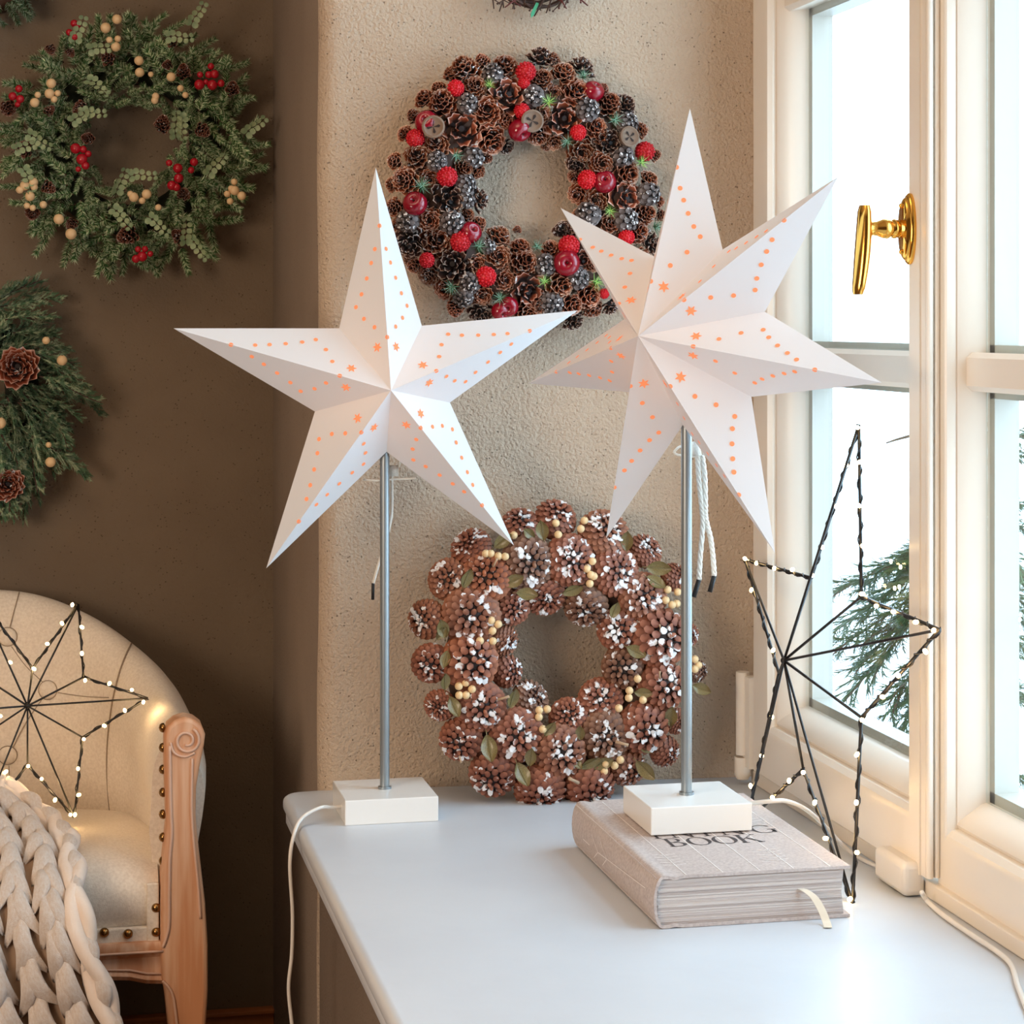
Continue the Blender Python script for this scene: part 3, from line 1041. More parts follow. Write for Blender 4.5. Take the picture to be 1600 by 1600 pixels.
def wire_star(label, root_loc, center, tips, inner, lights, rt=.0018, seed=3):
    r_ = random.Random(seed)
    root = thing('wire_star', label, 'light decoration', root_loc)
    for p in tips + inner:
        b = MB(); b.tube([center, p], rt * .85, 6); build(b, 'spoke', M['wire'], root)
    n = len(tips)
    for i in range(n):
        for a, c in ((tips[i], inner[i]), (inner[i], tips[(i + 1) % n])):
            b = MB()
            b.tube([a, c], rt, 6)
            L = (c - a).length
            m = max(8, int(L / .004))
            t_ = (c - a).normalized(); u = t_.orthogonal().normalized(); v = t_.cross(u)
            hp = []
            for k in range(m + 1):
                ang = k * .75
                rr_ = rt * 1.25 + r_.random() * .0006
                hp.append(a.lerp(c, k / m) + (u * math.cos(ang) + v * math.sin(ang)) * rr_)
            b.tube(hp, rt * .45, 5)
            build(b, 'outline_rod', M['wire'], root)
    b = MB(); b.sphere(center, rt * 2.2, 10, 8); build(b, 'hub', M['wire'], root)
    for p in lights:
        link('fairy_light', FAIRY, root, p, rot=(r_.uniform(0, 3), r_.uniform(0, 3), 0))
    return root


def WS(px, py, d=0.0):          # plane of the star leaning on the window
    n = Vector((1, 0, -.138)).normalized()
    p = hit(px, py, (.866 - d, 0, .562), n)
    return p


tips = [WS(1342, 664), WS(1468, 984), WS(1332, 1412), WS(1167, 1284), WS(1164, 874)]
inner = [WS(1346, 932), WS(1346, 1121), WS(1255, 1202), WS(1217, 1052), WS(1268, 903)]
cen = WS(1225, 1032, .045)
lp = [(1340, 668), (1343, 722), (1322, 727), (1306, 791), (1342, 790), (1285, 855), (1348, 853), (1164, 873), (1182, 880), (1210, 888), (1238, 890), (1269, 899), (1174, 922), (1208, 1016),
      (1347, 928), (1369, 947), (1396, 956), (1431, 972), (1459, 985), (1446, 1018), (1404, 1056), (1379, 1089), (1347, 1125), (1339, 1179), (1338, 1254), (1339, 1332), (1328, 1405),
      (1255, 1207), (1273, 1254), (1290, 1310), (1233, 1220), (1207, 1246), (1206, 1120), (1190, 1181), (1173, 1228)]
wsR = wire_star('black wire star with fairy lights leaning on the window behind the book', (.868, 2.39, .559), cen, tips, inner,
                [WS(x, y, .004) for x, y in lp], .0020)
for q in ((1459, 985), (1339, 1290), (1207, 1240), (1404, 1056), (1300, 1310)):
    p = WS(*q, .012)
    point_light('fairy_glow', p, .055, (1, .62, .26), .006)

nL = Vector((0, 1, -.30)).normalized()
PL = (0, 3.075, .47)


def WL(px, py, d=0.0):
    return hit(px, py, Vector(PL) - Vector((0, d, 0)), nL)


tipsL = [WL(122.5, 944), WL(231, 1091), WL(116, 1277), WL(-32, 1290), WL(-148, 1118), WL(-36, 928)]
inL = [WL(130.5, 1058), WL(129, 1152), WL(43, 1195), WL(-45, 1162), WL(-42, 1047), WL(51, 1044)]
cL = WL(43, 1103, .04)
lpL = [(113, 945), (97, 974), (74, 1006), (128, 980), (128, 1021), (133, 1063), (171, 1068), (206, 1078), (224, 1097), (195, 1110), (163, 1134), (131, 1155), (122, 1201), (123, 1242), (117, 1273), (110, 1273), (86, 1250), (65, 1217),
       (44, 1197), (9, 1206), (53, 1045), (16, 1035), (1, 1119), (-30, 1040), (-60, 1180)]
wire_star('black wire star with fairy lights standing on the armchair seat', (.03, 3.08, .47), cL, tipsL, inL, [WL(x, y, .004) for x, y in lpL], .0017, 5)
for q in ((232, 1095), (20, 1040), (80, 1235)):
    point_light('fairy_glow', WL(*q, .012), .05, (1, .68, .34), .006)

# ------------------------------------------------------------------ cones and other wreath material
def petal_cone(name, m, Rr, H, n, wid, curl, open_=1.0, seed=1, snow=True, rot0=0):
    """open cone, axis +z, radius Rr; scales are thick spoon shapes"""
    r_ = random.Random(seed)
    b = MB()
    b.tube([(0, 0, -.3 * H), (0, 0, .55 * H)], [Rr * .35, Rr * .12], 8, attr=.0)
    for i in range(n):
        s_ = (i + .5) / n
        th_ = i * 2.39996 + rot0
        rr_ = Rr * (.16 + .84 * s_ ** .75)
        zt_ = H * (.95 - 1.15 * s_ ** 1.5)
        root = Vector((Rr * .08, 0, zt_ - Rr * (.42 - .20 * s_)))
        tip = Vector((rr_, 0, zt_))
        w = Rr * wid * (.45 + .65 * s_) * r_.uniform(.9, 1.1)
        mid = root.lerp(tip, .66) - Vector((0, 0, Rr * .05))
        tipin = tip - Vector((Rr * .03, 0, -Rr * .02))
        t2 = Rr * .055
        up = Vector((0, 0, 1))
        Rz = Matrix.Rotation(th_ + r_.uniform(-.08, .08), 3, 'Z')
        cu = Rr * curl * (1 - .3 * s_)
        pts = [root, mid + Vector((0, -w * .42, cu * .2)), mid + Vector((0, 0, -cu * .35)), mid + Vector((0, w * .42, cu * .2)),
               tipin + Vector((-w * .22, -w * .5, cu * .55)), tip + Vector((0, 0, cu * .12)), tipin + Vector((-w * .22, w * .5, cu * .55)), tip + Vector((w * .10, -w * .24, cu * .25)), tip + Vector((w * .10, w * .24, cu * .25))]
        lo = [p - Vector((0, 0, t2)) for p in pts]
        V = [Rz @ p for p in pts] + [Rz @ p for p in lo]
        Fc = [(0, 1, 2), (0, 2, 3), (1, 4, 7, 2), (2, 7, 5), (2, 5, 8), (2, 8, 6, 3), (4, 13, 16, 7), (7, 16, 14, 5), (5, 14, 17, 8), (8, 17, 15, 6),
              (9, 11, 10), (9, 12, 11), (10, 11, 16, 13), (11, 14, 16), (11, 17, 14), (11, 12, 15, 17), (1, 10, 13, 4), (6, 15, 12, 3)]
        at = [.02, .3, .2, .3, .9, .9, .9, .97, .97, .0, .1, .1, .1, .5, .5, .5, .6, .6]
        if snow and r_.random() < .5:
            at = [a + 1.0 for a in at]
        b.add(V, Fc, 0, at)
    return b.mesh(name, m, True, 50)


def scale_ball(name, m, rows, seed=1, squash=.86, size=1.0, low=2.35, snowbias=1.0, stalk=True):
    """rounded cone of overlapping shingles, unit radius, axis +z"""
    r_ = random.Random(seed)
    b = MB()
    b.sphere((0, 0, 0), .86, 16, 10, sc=(1, 1, squash), attr=.02)
    n = rows
    for i in range(n):
        ph = low * math.sqrt((i + .3) / n)
        th_ = i * 2.39996
        s_ = .20 * size * (.62 + .55 * min(1, ph / 1.5)) * (110 / rows) ** .5
        c = Vector((math.sin(ph) * math.cos(th_), math.sin(ph) * math.sin(th_), math.cos(ph) * squash))
        nr = Vector((c.x, c.y, c.z / (squash ** 2))).normalized()
        down = Vector((math.cos(ph) * math.cos(th_), math.cos(ph) * math.sin(th_), -math.sin(ph))).normalized()
        down = (down - nr * down.dot(nr)).normalized()
        side = nr.cross(down)
        c0 = c * (.95 + r_.uniform(0, .03))
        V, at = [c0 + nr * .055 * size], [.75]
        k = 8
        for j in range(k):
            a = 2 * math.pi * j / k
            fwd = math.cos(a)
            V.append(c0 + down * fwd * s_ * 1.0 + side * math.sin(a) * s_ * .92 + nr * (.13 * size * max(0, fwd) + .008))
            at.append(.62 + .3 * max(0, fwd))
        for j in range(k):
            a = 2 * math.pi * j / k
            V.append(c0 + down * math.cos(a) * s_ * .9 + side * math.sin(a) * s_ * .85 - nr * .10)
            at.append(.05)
        Fc = [(0, 1 + j, 1 + (j + 1) % k) for j in range(k)] + [(1 + j, 1 + k + j, 1 + k + (j + 1) % k, 1 + (j + 1) % k) for j in range(k)]
        if r_.random() < snowbias * (1.0 if ph < .95 else .22):
            at = [x + 1 for x in at]
        b.add(V, Fc, 0, at)
    if stalk:
        b.sphere((0, 0, squash * .97), .13, 8, 6, sc=(1, .7, .6), attr=1.9)
    return b.mesh(name, m, True, 40)


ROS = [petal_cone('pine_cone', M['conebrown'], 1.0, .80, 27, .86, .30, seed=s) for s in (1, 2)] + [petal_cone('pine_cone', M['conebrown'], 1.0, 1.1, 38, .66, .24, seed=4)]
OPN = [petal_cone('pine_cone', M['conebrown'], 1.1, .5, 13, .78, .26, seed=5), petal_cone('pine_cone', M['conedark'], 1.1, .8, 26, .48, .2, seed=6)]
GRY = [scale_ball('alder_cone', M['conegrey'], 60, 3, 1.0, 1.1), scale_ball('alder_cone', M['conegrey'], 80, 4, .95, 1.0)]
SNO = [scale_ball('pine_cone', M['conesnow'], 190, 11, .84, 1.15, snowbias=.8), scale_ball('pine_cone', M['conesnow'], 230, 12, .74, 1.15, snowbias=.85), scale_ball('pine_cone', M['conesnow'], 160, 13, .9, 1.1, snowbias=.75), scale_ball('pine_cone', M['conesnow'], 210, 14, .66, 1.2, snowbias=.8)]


def apple_mesh():
    b = MB()
    b.lathe([(0.0, -.80), (.25, -.86), (.6, -.72), (.9, -.30), (1.0, .15), (.88, .60), (.60, .84), (.34, .86), (.16, .74), (.05, .55), (0.0, .5)], 20)
    b.tube([(0, 0, .5), (.05, 0, .8)], .05, 6, mi=1)
    return b.mesh('apple', [M['apple'], M['twig']])


def fuzz_mesh():
    r_ = random.Random(4)
    b = MB()
    b.sphere((0, 0, 0), .86, 14, 10)
    for i in range(90):
        z = 1 - 2 * (i + .5) / 90
        rr_ = math.sqrt(1 - z * z)
        c = Vector((rr_ * math.cos(i * 2.4), rr_ * math.sin(i * 2.4), z))
        b.sphere(c * .88, .15 * r_.uniform(.8, 1.2), 6, 4)
    return b.mesh('fuzzy_berry', M['fuzz'])


def pod_mesh():
    b = MB()
    b.lathe([(.5, -.9), (.85, -.3), (1.0, .2), (1.02, .42), (.86, .50), (.74, .40), (.55, .30), (0, .26)], 20)
    for k in range(4):
        a = k * math.pi / 2 + .5
        b.add([(0, 0, .31), (.5 * math.cos(a - .28), .5 * math.sin(a - .28), .36), (.62 * math.cos(a), .62 * math.sin(a), .38), (.5 * math.cos(a + .28), .5 * math.sin(a + .28), .36)], [(0, 1, 2, 3)], 1)
    return b.mesh('seed_pod', [M['pod'], M['poddark']], True, 50)


def berry_mesh(name, m):
    b = MB(); b.sphere((0, 0, 0), 1, 14, 10)
    b.sphere((0, 0, .98), .10, 6, 4, mi=1)
    return b.mesh(name, [m, M['twig']])


APP, FUZ, POD = apple_mesh(), fuzz_mesh(), pod_mesh()
CRB, RDB = berry_mesh('cream_berry', M['cream']), berry_mesh('red_berry', M['red'])


def blade(b, p, d, L, w, mi, up=None):
    """thin three-sided needle"""
    d = d.normalized()
    u = d.orthogonal().normalized(); v = d.cross(u)
    V = [p + u * w, p - u * .5 * w + v * .87 * w, p - u * .5 * w - v * .87 * w, p + d * L * .6 + u * w * .7, p + d * L]
    b.add([V[0], V[1], V[2], V[4]], [(0, 1, 3), (1, 2, 3), (2, 0, 3)], mi)


def fir_sprig(name, n, L, nl, w, mats, seed, droop=.12, spread=62, frost=.42):
    """fir twig along +x, unit in metres"""
    r_ = random.Random(seed)
    b = MB()
    pts = [Vector((L * t / 6, 0, -droop * L * (t / 6) ** 2)) for t in range(7)]
    b.tube(pts, [w * 1.8] * 6 + [w * .8], 5, mi=2)
    for i in range(n):
        t = .04 + .94 * (i / n)
        p = Vector((L * t, 0, -droop * L * t * t))
        a = i * 2.4 + r_.uniform(-.3, .3)
        sp = R(spread * (1 - .30 * t) + r_.uniform(-10, 10))
        d = Vector((math.cos(sp), math.sin(sp) * math.cos(a), math.sin(sp) * math.sin(a)))
        blade(b, p, d, nl * r_.uniform(.75, 1.1) * (1 - .15 * t), w, 1 if r_.random() < frost else 0)
    return b.mesh(name, mats, False)


FIR = [fir_sprig('fir_sprig', 190, .060, .0165, .00115, [M['needle'], M['frost'], M['twig']], s) for s in (1, 2, 3)]
FIRL = [fir_sprig('fir_sprig', 220, .074, .0160, .0011, [M['needle'], M['frost'], M['twig']], s) for s in (4, 5)]
TEAL = fir_sprig('needle_tuft', 34, .006, .016, .00065, [M['needle'], M['frost'], M['twig']], 8, 0, 70, .35)


def leaf_mesh(name, m, wid=.5, cup=.15):
    b = MB()
    rows = []
    for i in range(7):
        t = i / 6
        w = wid * math.sin(math.pi * min(1, t * .93 + .04)) ** .8
        rows.append([Vector((t, s_ * w * .5, cup * (s_ * s_) * .5 + .12 * t * t)) for s_ in (-1, -.5, 0, .5, 1)])
    b.grid(rows)
    b.grid([[p - Vector((0, 0, .02)) for p in r_] for r_ in rows])
    b.tube([(-.2, 0, 0), (0, 0, .0), (1, 0, .12)], [.02, .02, .008], 5)
    return b.mesh(name, m)


OLV = leaf_mesh('leaf', M['olive'], .62, .25)
EUL = leaf_mesh('leaf', M['eucal'], .8, .2)


def euc_twig():
    b = MB()
    pts = [Vector((.05 * t / 5, .004 * math.sin(t), .006 * math.sin(t * .8))) for t in range(6)]
    b.tube(pts, .0007, 5, mi=1)
    r_ = random.Random(9)
    for i, p in enumerate(pts[1:]):
        for s_ in (-1, 1):
            a = Vector((.5, s_, .35)).normalized()
            u = a.cross(Vector((0, 0, 1))).normalized()
            rr_ = .0062 * (1 - .08 * i)
            c = p + a * (rr_ + .001)
            V = [c] + [c + (a * math.cos(k * math.pi / 4) + u * math.sin(k * math.pi / 4)) * rr_ * (1 if k % 2 else 1.05) + Vector((0, 0, .0012)) for k in range(8)]
            b.add(V, [(0, 1 + k, 1 + (k + 1) % 8) for k in range(8)], 0)
    return b.mesh('eucalyptus_twig', [M['eucal'], M['twig']], True)


EUC = euc_twig()


def ring_place(u, v, org, k, cpx, rin, rout, plane, nrm, thick):
    """crop coordinates -> a point on a torus lying on a plane (y = plane(z)), with its outward normal"""
    px_, py_ = org[0] + u * k, org[1] + v * k
    dx, dy = px_ - cpx[0], py_ - cpx[1]
    rho = math.hypot(dx, dy) or 1
    mid, hw = (rin + rout) / 2, (rout - rin) / 2
    q = max(-1, min(1, (rho - mid) / hw))
    h = math.sqrt(max(0, 1 - q * q * .9))
    p = on_y(px_, py_, plane)
    rad = Vector((dx / rho, 0, -dy / rho))
    n = (Vector((0, -1, 0)) * (h * .9 + .25) + rad * q * .9).normalized()
    return p, n, h, rad


# ---------------------------------- upper cone wreath
UW = thing('cone_wreath', 'round pine cone wreath with red apples and berries hung on the upper wall', 'wreath', (on_y(820, 300, 2.85)))
cU, rinU, routU = (820.5, 300), 74, 214
items = '''R 375 345 70;R 490 180 72;R 580 125 35;S 630 185 45;R 700 150 60;B 805 175 50;B 795 232 30;D 880 110 60;R 890 215 50;R 945 120 35;R 1000 190 60;D 1090 160 60;T 1100 205 40;A 1155 280 45;R 1200 270 35
R 1060 290 75;R 950 285 38;S 840 300 45;G 920 335 45;O 710 300 80;B 440 260 42;R 540 255 55;G 612 250 35;R 350 262 35;S 500 340 42;R 605 380 75;B 785 378 40;A 770 475 48;E 835 430 45;R 890 390 45;R 705 430 38
O 1000 420 85;S 1125 370 50;R 1235 350 60;D 1315 350 55;T 1265 430 45;S 1335 440 45;R 1400 480 40;R 285 320 50;R 225 410 35;A 290 440 48;E 325 465 45;O 465 480 95;R 615 530 75;D 700 560 40;R 180 500 40
B 230 520 45;R 340 550 60;R 245 620 65;S 340 640 42;T 435 605 40;S 530 620 45;R 480 670 45;R 550 690 40;B 395 720 50;R 180 740 65;R 300 730 45;T 260 775 50;A 230 865 50;D 390 845 85;S 490 760 45;S 495 835 40
D 550 840 55;R 125 640 40;R 110 760 35;R 125 880 45;S 190 950 45;R 305 945 55;S 420 960 50;R 500 920 35;R 560 965 35;A 515 1015 45;B 465 1060 50;T 550 1085 45;R 345 1060 75;D 205 1060 75;B 290 1155 38;D 430 1180 85
R 660 1040 60;S 612 1085 30;R 660 1140 60;R 545 1180 50;B 598 1240 50;R 790 1175 70;R 775 1095 50;T 860 1095 40;R 935 1095 42;S 908 1180 45;B 1030 1080 52;A 1018 1170 55;D 1010 1010 55;R 695 1260 50;O 810 1315 80
G 903 1270 38;R 980 1285 65;S 1075 1250 45;G 1160 1265 50;B 1213 1330 26;R 1125 1340 65;R 1040 1385 55;S 935 1385 50;R 300 1230 50;T 425 1290 45;S 510 1275 45;R 390 1300 55;R 575 1335 50;T 672 1350 42;A 715 1395 42
A 670 1420 38;S 480 1350 40;D 570 1425 55;R 800 1430 60;R 440 1400 40;R 1150 1400 50;D 1050 1465 50;R 1165 470 60;R 1190 520 45;D 1230 545 65;E 1338 515 42;B 1078 490 40;R 870 500 55;R 950 540 40;T 1025 535 42
R 1090 590 60;B 1425 590 50;G 1400 650 45;R 1470 610 30;S 1310 615 45;R 1195 650 58;R 1325 705 65;D 1070 655 50;A 1215 750 48;B 1125 735 48;O 1320 830 75;R 1445 740 45;S 1445 810 48;R 1080 810 50;R 1170 840 55
R 1425 915 50;S 1325 945 50;G 1240 900 38;R 1500 920 30;R 1245 970 50;R 1385 1010 55;T 1470 980 45;B 1330 1035 40;S 1130 915 50;D 1450 1070 55;O 1100 1160 50;R 1400 1150 55;R 1300 1250 50;R 1250 1160 60;S 1330 1180 45
R 225 1180 40;R 205 1150 35;R 760 1000 20;D 700 1410 45;R 1085 920 35;R 600 620 30;R 1045 1000 40;R 910 560 25;R 1060 720 35;R 150 970 40;R 1495 850 30;R 420 190 40;R 1150 1170 45;R 690 1190 30;D 1240 1390 45;R 870 1390 45'''
ri = random.Random(21)
for it in items.replace('\n', ';').split(';'):
    ty, u, v, r_ = it.split()
    u, v, r_ = float(u), float(v), float(r_)
    p, n, h, rad = ring_place(u, v, (580, 60), .3, cU, rinU, routU, 2.83, None, 0)
    rw = r_ * .3 / 3300 * 2.89 * 1.30
    off = {'R': .030, 'O': .034, 'D': .032, 'S': .036, 'A': .042, 'B': .044, 'E': .048, 'G': .046, 'T': .046}[ty]
    # depth on the ring: slide along the viewing ray so the outline stays put
    dv = (p - CAMP).normalized()
    c = p - dv * ((off * (.25 + .75 * h)) - .018 + ri.uniform(-.003, .003))
    n = (n + Vector((ri.uniform(-.25, .25), 0, ri.uniform(-.25, .25)))).normalized()
    sp = ri.uniform(0, 6.28)
    g_ = ri.uniform(.9, 1.35)
    if ty == 'R':
        link('pine_cone', ROS[ri.choice((0, 0, 1, 2))], UW, c, mat=basis(n, sp, rw * .98), color=(g_ * ri.uniform(1, 1.15), g_, g_ * .9, 1))
    elif ty == 'O':
        link('pine_cone', OPN[0], UW, c, mat=basis(n, sp, rw), color=(g_, g_ * .9, g_ * .9, 1))
    elif ty == 'D':
        link('pine_cone', OPN[1], UW, c, mat=basis(n, sp, rw), color=(g_, g_, g_, 1))
    elif ty == 'S':
        link('alder_cone', GRY[ri.randrange(2)], UW, c, mat=basis(n, sp, rw * .95), color=(1, 1, 1, 1))
    elif ty == 'A':
        nn = (n + Vector((ri.uniform(-.3, .5), 0, ri.uniform(-.3, .6)))).normalized()
        link('apple', APP, UW, c, mat=basis(nn, sp, rw))
    elif ty == 'B':
        link('fuzzy_berry', FUZ, UW, c, mat=basis(n, sp, rw * .84), color=(ri.uniform(.75, 1), ri.uniform(.5, 1.1), 1, 1))
    elif ty == 'E':
        link('seed_pod', POD, UW, c, mat=basis((n + Vector((0, -1, 0))), sp, rw))
    elif ty in 'GT':
        col = (.85, 1.2, .5, 1) if ty == 'G' else (.45, .72, .74, 1)
        link('needle_tuft', TEAL, UW, c, mat=basis(n, sp, 1) @ Matrix.Rotation(R(-90), 4, 'Y') @ Matrix.Diagonal((rw / .0145,) * 3 + (1,)), color=col)
# dark straw ring behind
b = MB()
b.tube([on_y(cU[0] + 144 * math.cos(k / 40 * 2 * math.pi), cU[1] + 144 * math.sin(k / 40 * 2 * math.pi), 2.842) for k in range(40)], .028, 12, closed=True)
build(b, 'wreath_base', M['twig'], UW)

# ---------------------------------- lower snowy cone wreath
LWc = on_y(870, 1030, 2.80)
LW = thing('cone_wreath', 'pine cone wreath dusted with white and cream berries leaning on the wall over the sill', 'wreath', (LWc.x, 2.79, .562))
cL_, rinL, routL = (868, 1032), 66, 224


def lw_plane(v):           # leans back a little towards the top
    return 2.772 + (1500 - v) / 1500 * .034


RD, BR, GY, OR = (.98, .82, .74, 1), (1.0, .95, .85, 1), (.78, .9, .88, 1), (1.15, .95, .75, 1)
cones = [(615, 135, 80, RD), (790, 100, 88, RD), (1035, 170, 105, BR), (1240, 260, 75, RD), (370, 240, 85, RD), (260, 400, 85, BR), (450, 385, 105, OR), (655, 320, 112, GY), (865, 305, 108, RD), (1090, 360, 102, RD),
         (740, 485, 85, RD), (575, 540, 75, RD), (1385, 390, 60, RD), (370, 580, 118, BR), (150, 600, 80, BR), (1230, 490, 100, BR), (945, 530, 92, GY), (1110, 650, 90, RD), (1310, 690, 125, RD), (540, 710, 65, BR),
         (365, 810, 116, OR), (170, 820, 80, RD), (550, 860, 68, RD), (1130, 840, 88, GY), (1325, 930, 105, RD), (1462, 680, 48, RD), (1500, 860, 48, GY), (420, 1035, 102, RD), (215, 1030, 65, RD), (670, 1000, 82, GY),
         (860, 1090, 82, RD), (1020, 1000, 90, RD), (1230, 1140, 108, RD), (600, 1180, 108, RD), (1040, 1185, 104, GY), (320, 1200, 88, RD), (815, 1260, 108, BR), (480, 1370, 98, RD), (1340, 1260, 66, RD),
         (715, 1450, 104, RD), (960, 1430, 106, RD), (1150, 1340, 78, BR), (1400, 1110, 55, RD)]
ri = random.Random(5)
for (u, v, r_, col) in cones:
    p, n, h, rad = ring_place(u, v, (620, 780), .3125, cL_, rinL, routL, lw_plane(v), None, 0)
    rw = r_ * .3125 / 3300 * 2.84 * 1.14
    dv = (p - CAMP).normalized()
    c = p - dv * (.030 * h - .016 + (.008 if r_ > 98 else 0))
    n = (n + Vector((ri.uniform(-.2, .2), 0, ri.uniform(-.2, .2)))).normalized()
    link('pine_cone', SNO[ri.randrange(4)], LW, c, mat=basis(n, ri.uniform(0, 6.28), rw), color=col)
ber = [(795, 120), (807, 177), (938, 107), (920, 148), (585, 180), (445, 272), (470, 272), (508, 285), (542, 287), (978, 310), (950, 348), (970, 378), (985, 385), (965, 422), (472, 606), (507, 625), (478, 658), (480, 710), (416, 708),
       (1354, 452), (1404, 464), (1345, 505), (1376, 528), (1400, 522), (345, 917), (310, 935), (376, 950), (312, 980), (347, 980), (712, 1055), (752, 1050), (710, 1090), (730, 1150), (1204, 898), (1163, 957), (1160, 993), (1231, 1004),
       (1110, 1045), (1118, 1303), (1045, 1322), (1089, 1332), (1037, 1360), (1043, 1417), (1490, 800), (1508, 830), (1490, 850)]
for (u, v) in ber:
    p, n, h, rad = ring_place(u, v, (620, 780), .3125, cL_, rinL, routL, lw_plane(v), None, 0)
    dv = (p - CAMP).normalized()
    c = p - dv * (.030 * h + .012)
    link('cream_berry', CRB, LW, c, mat=basis((ri.uniform(-.6, .6), -.6, 1), 0, .0054), color=(1.02, 1.0, .92, 1))
leaves = [(490, 240, 62, 40), (735, 200, 62, 100), (685, 190, 45, 140), (600, 470, 60, -15), (330, 440, 60, 80), (540, 430, 60, 25), (1150, 255, 60, 82), (1250, 340, 70, 0), (1250, 390, 60, -40), (1075, 590, 50, 75), (1150, 740, 60, -30), (240, 690, 60, 110),
          (255, 760, 50, -100), (240, 950, 50, 100), (265, 990, 60, -70), (565, 1040, 60, 85), (450, 1180, 75, -80), (600, 1320, 70, -70), (665, 1330, 55, 80), (1190, 965, 50, 0), (1480, 930, 55, -20), (1200, 1310, 70, -35), (920, 1340, 60, 40), (985, 1340, 60, 30),
          (880, 1290, 40, -60), (830, 470, 60, 30), (1370, 1130, 60, 80), (920, 1200, 45, 90), (740, 1180, 50, 60), (1270, 1260, 60, 140), (1330, 800, 50, 150), (200, 700, 45, 60)]
for (u, v, L, ang) in leaves:
    p, n, h, rad = ring_place(u, v, (620, 780), .3125, cL_, rinL, routL, lw_plane(v), None, 0)
    dv = (p - CAMP).normalized()
    c = p - dv * (.030 * h + .008)
    Lw = L * 1.75 * .3125 / 3300 * 2.84
    Mx = Matrix.Rotation(R(90), 4, 'X') @ Matrix.Rotation(R(ang), 4, 'Z') @ Matrix.Rotation(ri.uniform(-.5, .5), 4, 'X') @ Matrix.Rotation(-.25, 4, 'Y') @ Matrix.Diagonal((Lw, Lw, Lw, 1))
    link('leaf', OLV, LW, c, mat=Mx)
stk = MB(); stk.tube([(0, 0, -.2), (0, 0, .6), (.03, 0, 1)], [.16, .12, .16], 7)
STK = stk.mesh('cone_stalk', M['stalk'])
for (u, v, L, ang) in ((485, 330, 40, 70), (515, 1000, 50, 20), (900, 1415, 60, 150), (1105, 1215, 55, -15), (1320, 655, 35, 110), (1315, 890, 35, 100), (315, 1290, 30, -80)):
    p, n, h, rad = ring_place(u, v, (620, 780), .3125, cL_, rinL, routL, lw_plane(v), None, 0)
    dv = (p - CAMP).normalized()
    c = p - dv * (.030 * h + .022)
    d = Vector((math.cos(R(ang)), -.5, math.sin(R(ang))))
    link('cone_stalk', STK, LW, c, mat=basis(d, 0, L * .3125 / 3300 * 2.84))
b = MB()
b.tube([on_y(cL_[0] + 143 * math.cos(k / 40 * 2 * math.pi), cL_[1] + 140 * math.sin(k / 40 * 2 * math.pi), 2.80 + .012 * -math.sin(k / 40 * 2 * math.pi)) for k in range(40)], .026, 12, closed=True)
build(b, 'wreath_base', M['twig'], LW)

# ---------------------------------- green fir wreath
GW = thing('fir_wreath', 'large frosted green fir wreath with red and cream berries at top left', 'wreath', on_y(200, 225, 3.47))
ri = random.Random(33)
cG = (203, 226)
WG = 3.44


def gplace(px_, py_, lift):
    p = on_y(px_, py_, WG)
    return p - (p - CAMP).normalized() * lift


nspr = 0
for ring_i, (rho, cnt, sc_, lift) in enumerate(((78, 24, .8, .000), (100, 34, .95, .012), (135, 46, 1.05, .004), (158, 50, 1.1, -.010), (118, 44, 1.05, .028), (148, 44, .95, .022), (90, 30, .8, .022), (68, 22, .7, .012), (76, 20, .7, .034), (172, 44, 1.0, -.006))):
    for k in range(cnt):
        a = 2 * math.pi * (k + ri.uniform(-.3, .3)) / cnt
        rr_ = rho + ri.uniform(-10, 10)
        px_, py_ = cG[0] + rr_ * math.cos(a), cG[1] + rr_ * .98 * math.sin(a)
        p = gplace(px_, py_, lift)
        out = Vector((math.cos(a), 0, -math.sin(a)))
        tan = Vector((-math.sin(a), 0, -math.cos(a)))
        w_out = ri.uniform(.2, 1.0) if rho > 85 else ri.uniform(-.15, .5)
        d = (out * w_out + tan * ri.choice((-1, 1)) * ri.uniform(.35, 1.0) + Vector((0, -ri.uniform(.05, .55), 0))).normalized()
        if rho >= 150: d = (out * ri.uniform(.45, 1.0) + tan * ri.uniform(-.8, .8) + Vector((0, -ri.uniform(0, .4), 0))).normalized()
        q = d.to_track_quat('X', 'Z').to_matrix().to_4x4() @ Matrix.Rotation(ri.uniform(0, 6.28), 4, 'X')
        me = ri.choice(FIR if rho < 150 else FIR + FIRL)
        s2 = sc_ * ri.uniform(.75, 1.0) * .82
        gcol = ri.uniform(.7, 1.35)
        link('fir_sprig', me, GW, p, mat=q @ Matrix.Diagonal((s2, s2, s2, 1)), color=(gcol * .95, gcol, gcol * .9, 1))
        nspr += 1
cream = '''587 155 28;650 107 26;655 215 18;608 222 18;643 260 26;772 337 25;776 402 25;838 413 15;951 427 25;1003 490 18;1030 528 17;865 535 20;860 558 20;285 463 26;275 520 26;210 527 17;193 570 25;321 518 17;301 552 18;110 1055 20;138 1031 26;186 1012 25;190 1040 20;167 1090 26;150 1143 17;182 1155 17;241 1137 20;327 1217 28;395 1300 30;725 1078 18;743 1095 26;815 1078 26;790 1115 18;880 1153 18;1301 1010 18;1285 1048 18;1303 1058 26;1262 1077 18;1343 1088 24;1278 1118 18'''
